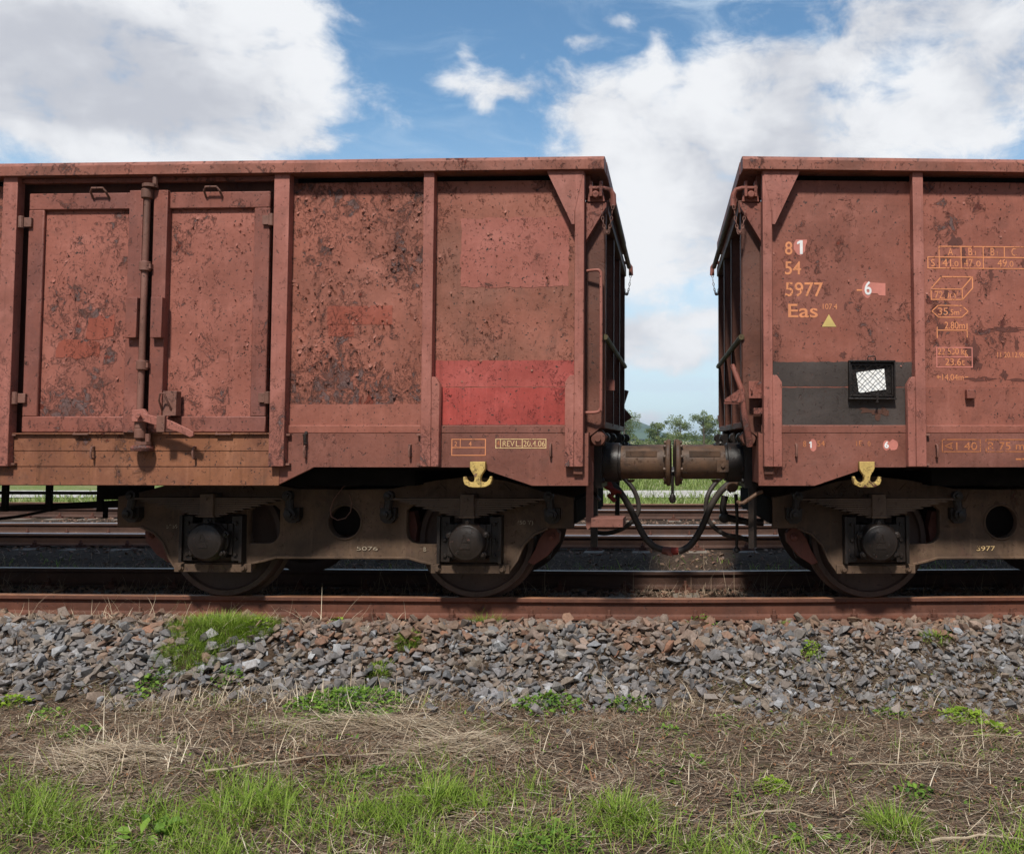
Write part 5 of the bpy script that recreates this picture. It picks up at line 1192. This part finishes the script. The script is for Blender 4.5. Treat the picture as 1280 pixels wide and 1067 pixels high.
def tree(label, x, y, h, wd, n=4200, thin=1.0, base=.08, cat='tree', leaf=.17, group='trees beyond the field'):
    root = empty('broadleaf_tree', (x, y, float(gh(x, y)))); rn_ = np.random.default_rng(int(abs(x * 10)) + int(h * 7)); r2 = random.Random(int(abs(x) * 3 + h))
    b = MB(); tips = []
    top = h * .86; b.tube([(0, 0, -.3), (.05 * wd * .2, 0, h * .3), (-.03 * wd, 0, h * .6), (0, 0, top)], [h * .028, h * .022, h * .014, h * .004], 8)
    for i in range(15):
        z0 = h * r2.uniform(base, .72); a = r2.uniform(0, 6.28); L = wd * .5 * r2.uniform(.55, 1.0) * (1.15 - abs(z0 / h - .42)); up = r2.uniform(.35, .9)
        e = Vector((math.cos(a) * L, math.sin(a) * L, z0 + L * up)); m_ = Vector((math.cos(a) * L * .5, math.sin(a) * L * .5, z0 + L * up * .35))
        b.tube([(0, 0, z0), m_, e], [h * .011, h * .007, h * .002], 5); tips.append((e, r2.uniform(.10, .2) * h)); tips.append((m_ + Vector((0, 0, .05 * h)), r2.uniform(.07, .13) * h))
    tips.append((Vector((0, 0, h * .88)), h * .12)); tips.append((Vector((0, 0, h * .7)), h * .15))
    b.done('trunk', 'bark', root)
    w_ = np.array([r for _, r in tips]) ** 2; pick = rn_.choice(len(tips), n, p=w_ / w_.sum()); C = np.array([tuple(c) for c, _ in tips])[pick]; Rr = np.array([r for _, r in tips])[pick]
    d = rn_.normal(size=(n, 3)); d /= np.linalg.norm(d, axis=1)[:, None]; q = C + d * (Rr * rn_.random(n) ** .45)[:, None] * np.array([1, 1, .8]); q[:, 2] = np.clip(q[:, 2], h * .1, h)
    u1 = rn_.normal(size=(n, 3)); u1 /= np.linalg.norm(u1, axis=1)[:, None]; u2 = np.cross(u1, rn_.normal(size=(n, 3))); u2 /= np.linalg.norm(u2, axis=1)[:, None]; s = leaf * rn_.uniform(.5, 1.2, n)[:, None]
    V = np.stack([q - u1 * s, q - u2 * s * .6, q + u1 * s, q + u2 * s * .6], 1).reshape(-1, 3); F = np.arange(4 * n).reshape(-1, 4)
    cl = np.clip(.5 + .35 * np.sin(pick * 2.4) + rn_.normal(0, .15, n), 0, 1)
    o = mesh_np('crown', V, F, M['leaf_far'], {'rnd': np.repeat(cl, 4)}); o.parent = root
    return tag(root, label, cat, group)


tree('olive-green tree at the left edge of the gap, half behind the left wagon', -9.6, 205, 8.6, 6.4)
tree('small round tree in the middle of the gap', -1.9, 195, 5.6, 4.6, 3400)
tree('thin airy tree with see-through crown right of the gap’s middle'.replace('’', "'"), 2.9, 200, 7.4, 4.8, 2300, base=.2)
tree('fuller tree beside the right wagon’s end'.replace('’', "'"), 7.9, 198, 8.3, 5.6, 5000, base=.06)
tree('tree hidden partly behind the right wagon, outermost', 12.5, 200, 6.8, 5.5, 2200)
tree('tree behind the left wagon, outermost of the row', -17, 205, 8.0, 6.5, 2200)
# hedge line and field plants
n = 5200; x = rng.uniform(-40, 40, n); y = rng.uniform(228, 236, n); hh = 2.2 + .9 * np.sin(x * .45) + .6 * np.sin(x * 1.3 + 1); z = rng.random(n) ** .8 * hh - .3
u1 = rng.normal(size=(n, 3)); u1 /= np.linalg.norm(u1, axis=1)[:, None]; u2 = np.cross(u1, rng.normal(size=(n, 3))); u2 /= np.linalg.norm(u2, axis=1)[:, None]; q = np.stack([x, y, z], 1); s = .38 * rng.uniform(.5, 1.2, n)[:, None]
V = np.stack([q - u1 * s, q - u2 * s * .6, q + u1 * s, q + u2 * s * .6], 1).reshape(-1, 3)
tag(mesh_np('hedge', V, np.arange(4 * n).reshape(-1, 4), M['leaf_far'], {'rnd': np.repeat(rng.random(n) * .7, 4)}), kind='stuff', label='dark low hedge line at the far side of the field')
n = 9000; x = rng.uniform(-24, 24, n); y = 60 + rng.random(n) * 90
V, F, k = ribbons(np.stack([x, y, gh(x, y) + 0 * x], 1), rng.uniform(0, 6.28, n), rng.uniform(.4, 1.0, n), rng.uniform(.05, .12, n), rng.uniform(.8, 1, n), rng.gamma(2, .3, n), 3)
tag(mesh_np('field_plants', V, F, M['verge'], {'rnd': np.repeat(np.clip(rng.normal(.7, .3, n), 0, 1), k)}), kind='stuff', label='tall pale field plants just above the buffers')

# ================================================================== HAZE
m = bpy.data.materials.new('pale air'); m.use_nodes = True; t = NT(m.node_tree); t.n.remove(t.n['Principled BSDF'])
pv = t.new('ShaderNodeVolumePrincipled'); pv.inputs['Color'].default_value = (.72, .84, 1, 1); pv.inputs['Density'].default_value = .00022; pv.inputs['Anisotropy'].default_value = .2
t.l.new(pv.outputs[0], t.n['Material Output'].inputs['Volume'])
bm = bmesh.new(); bmesh.ops.create_cube(bm, size=1); me = bpy.data.meshes.new('haze'); bm.to_mesh(me); bm.free(); me.materials.append(m)
hz = bpy.data.objects.new('haze', me); COL.objects.link(hz); hz.scale = (7200, 4400, 64); hz.location = (0, 2100, 26); hz['kind'] = 'stuff'
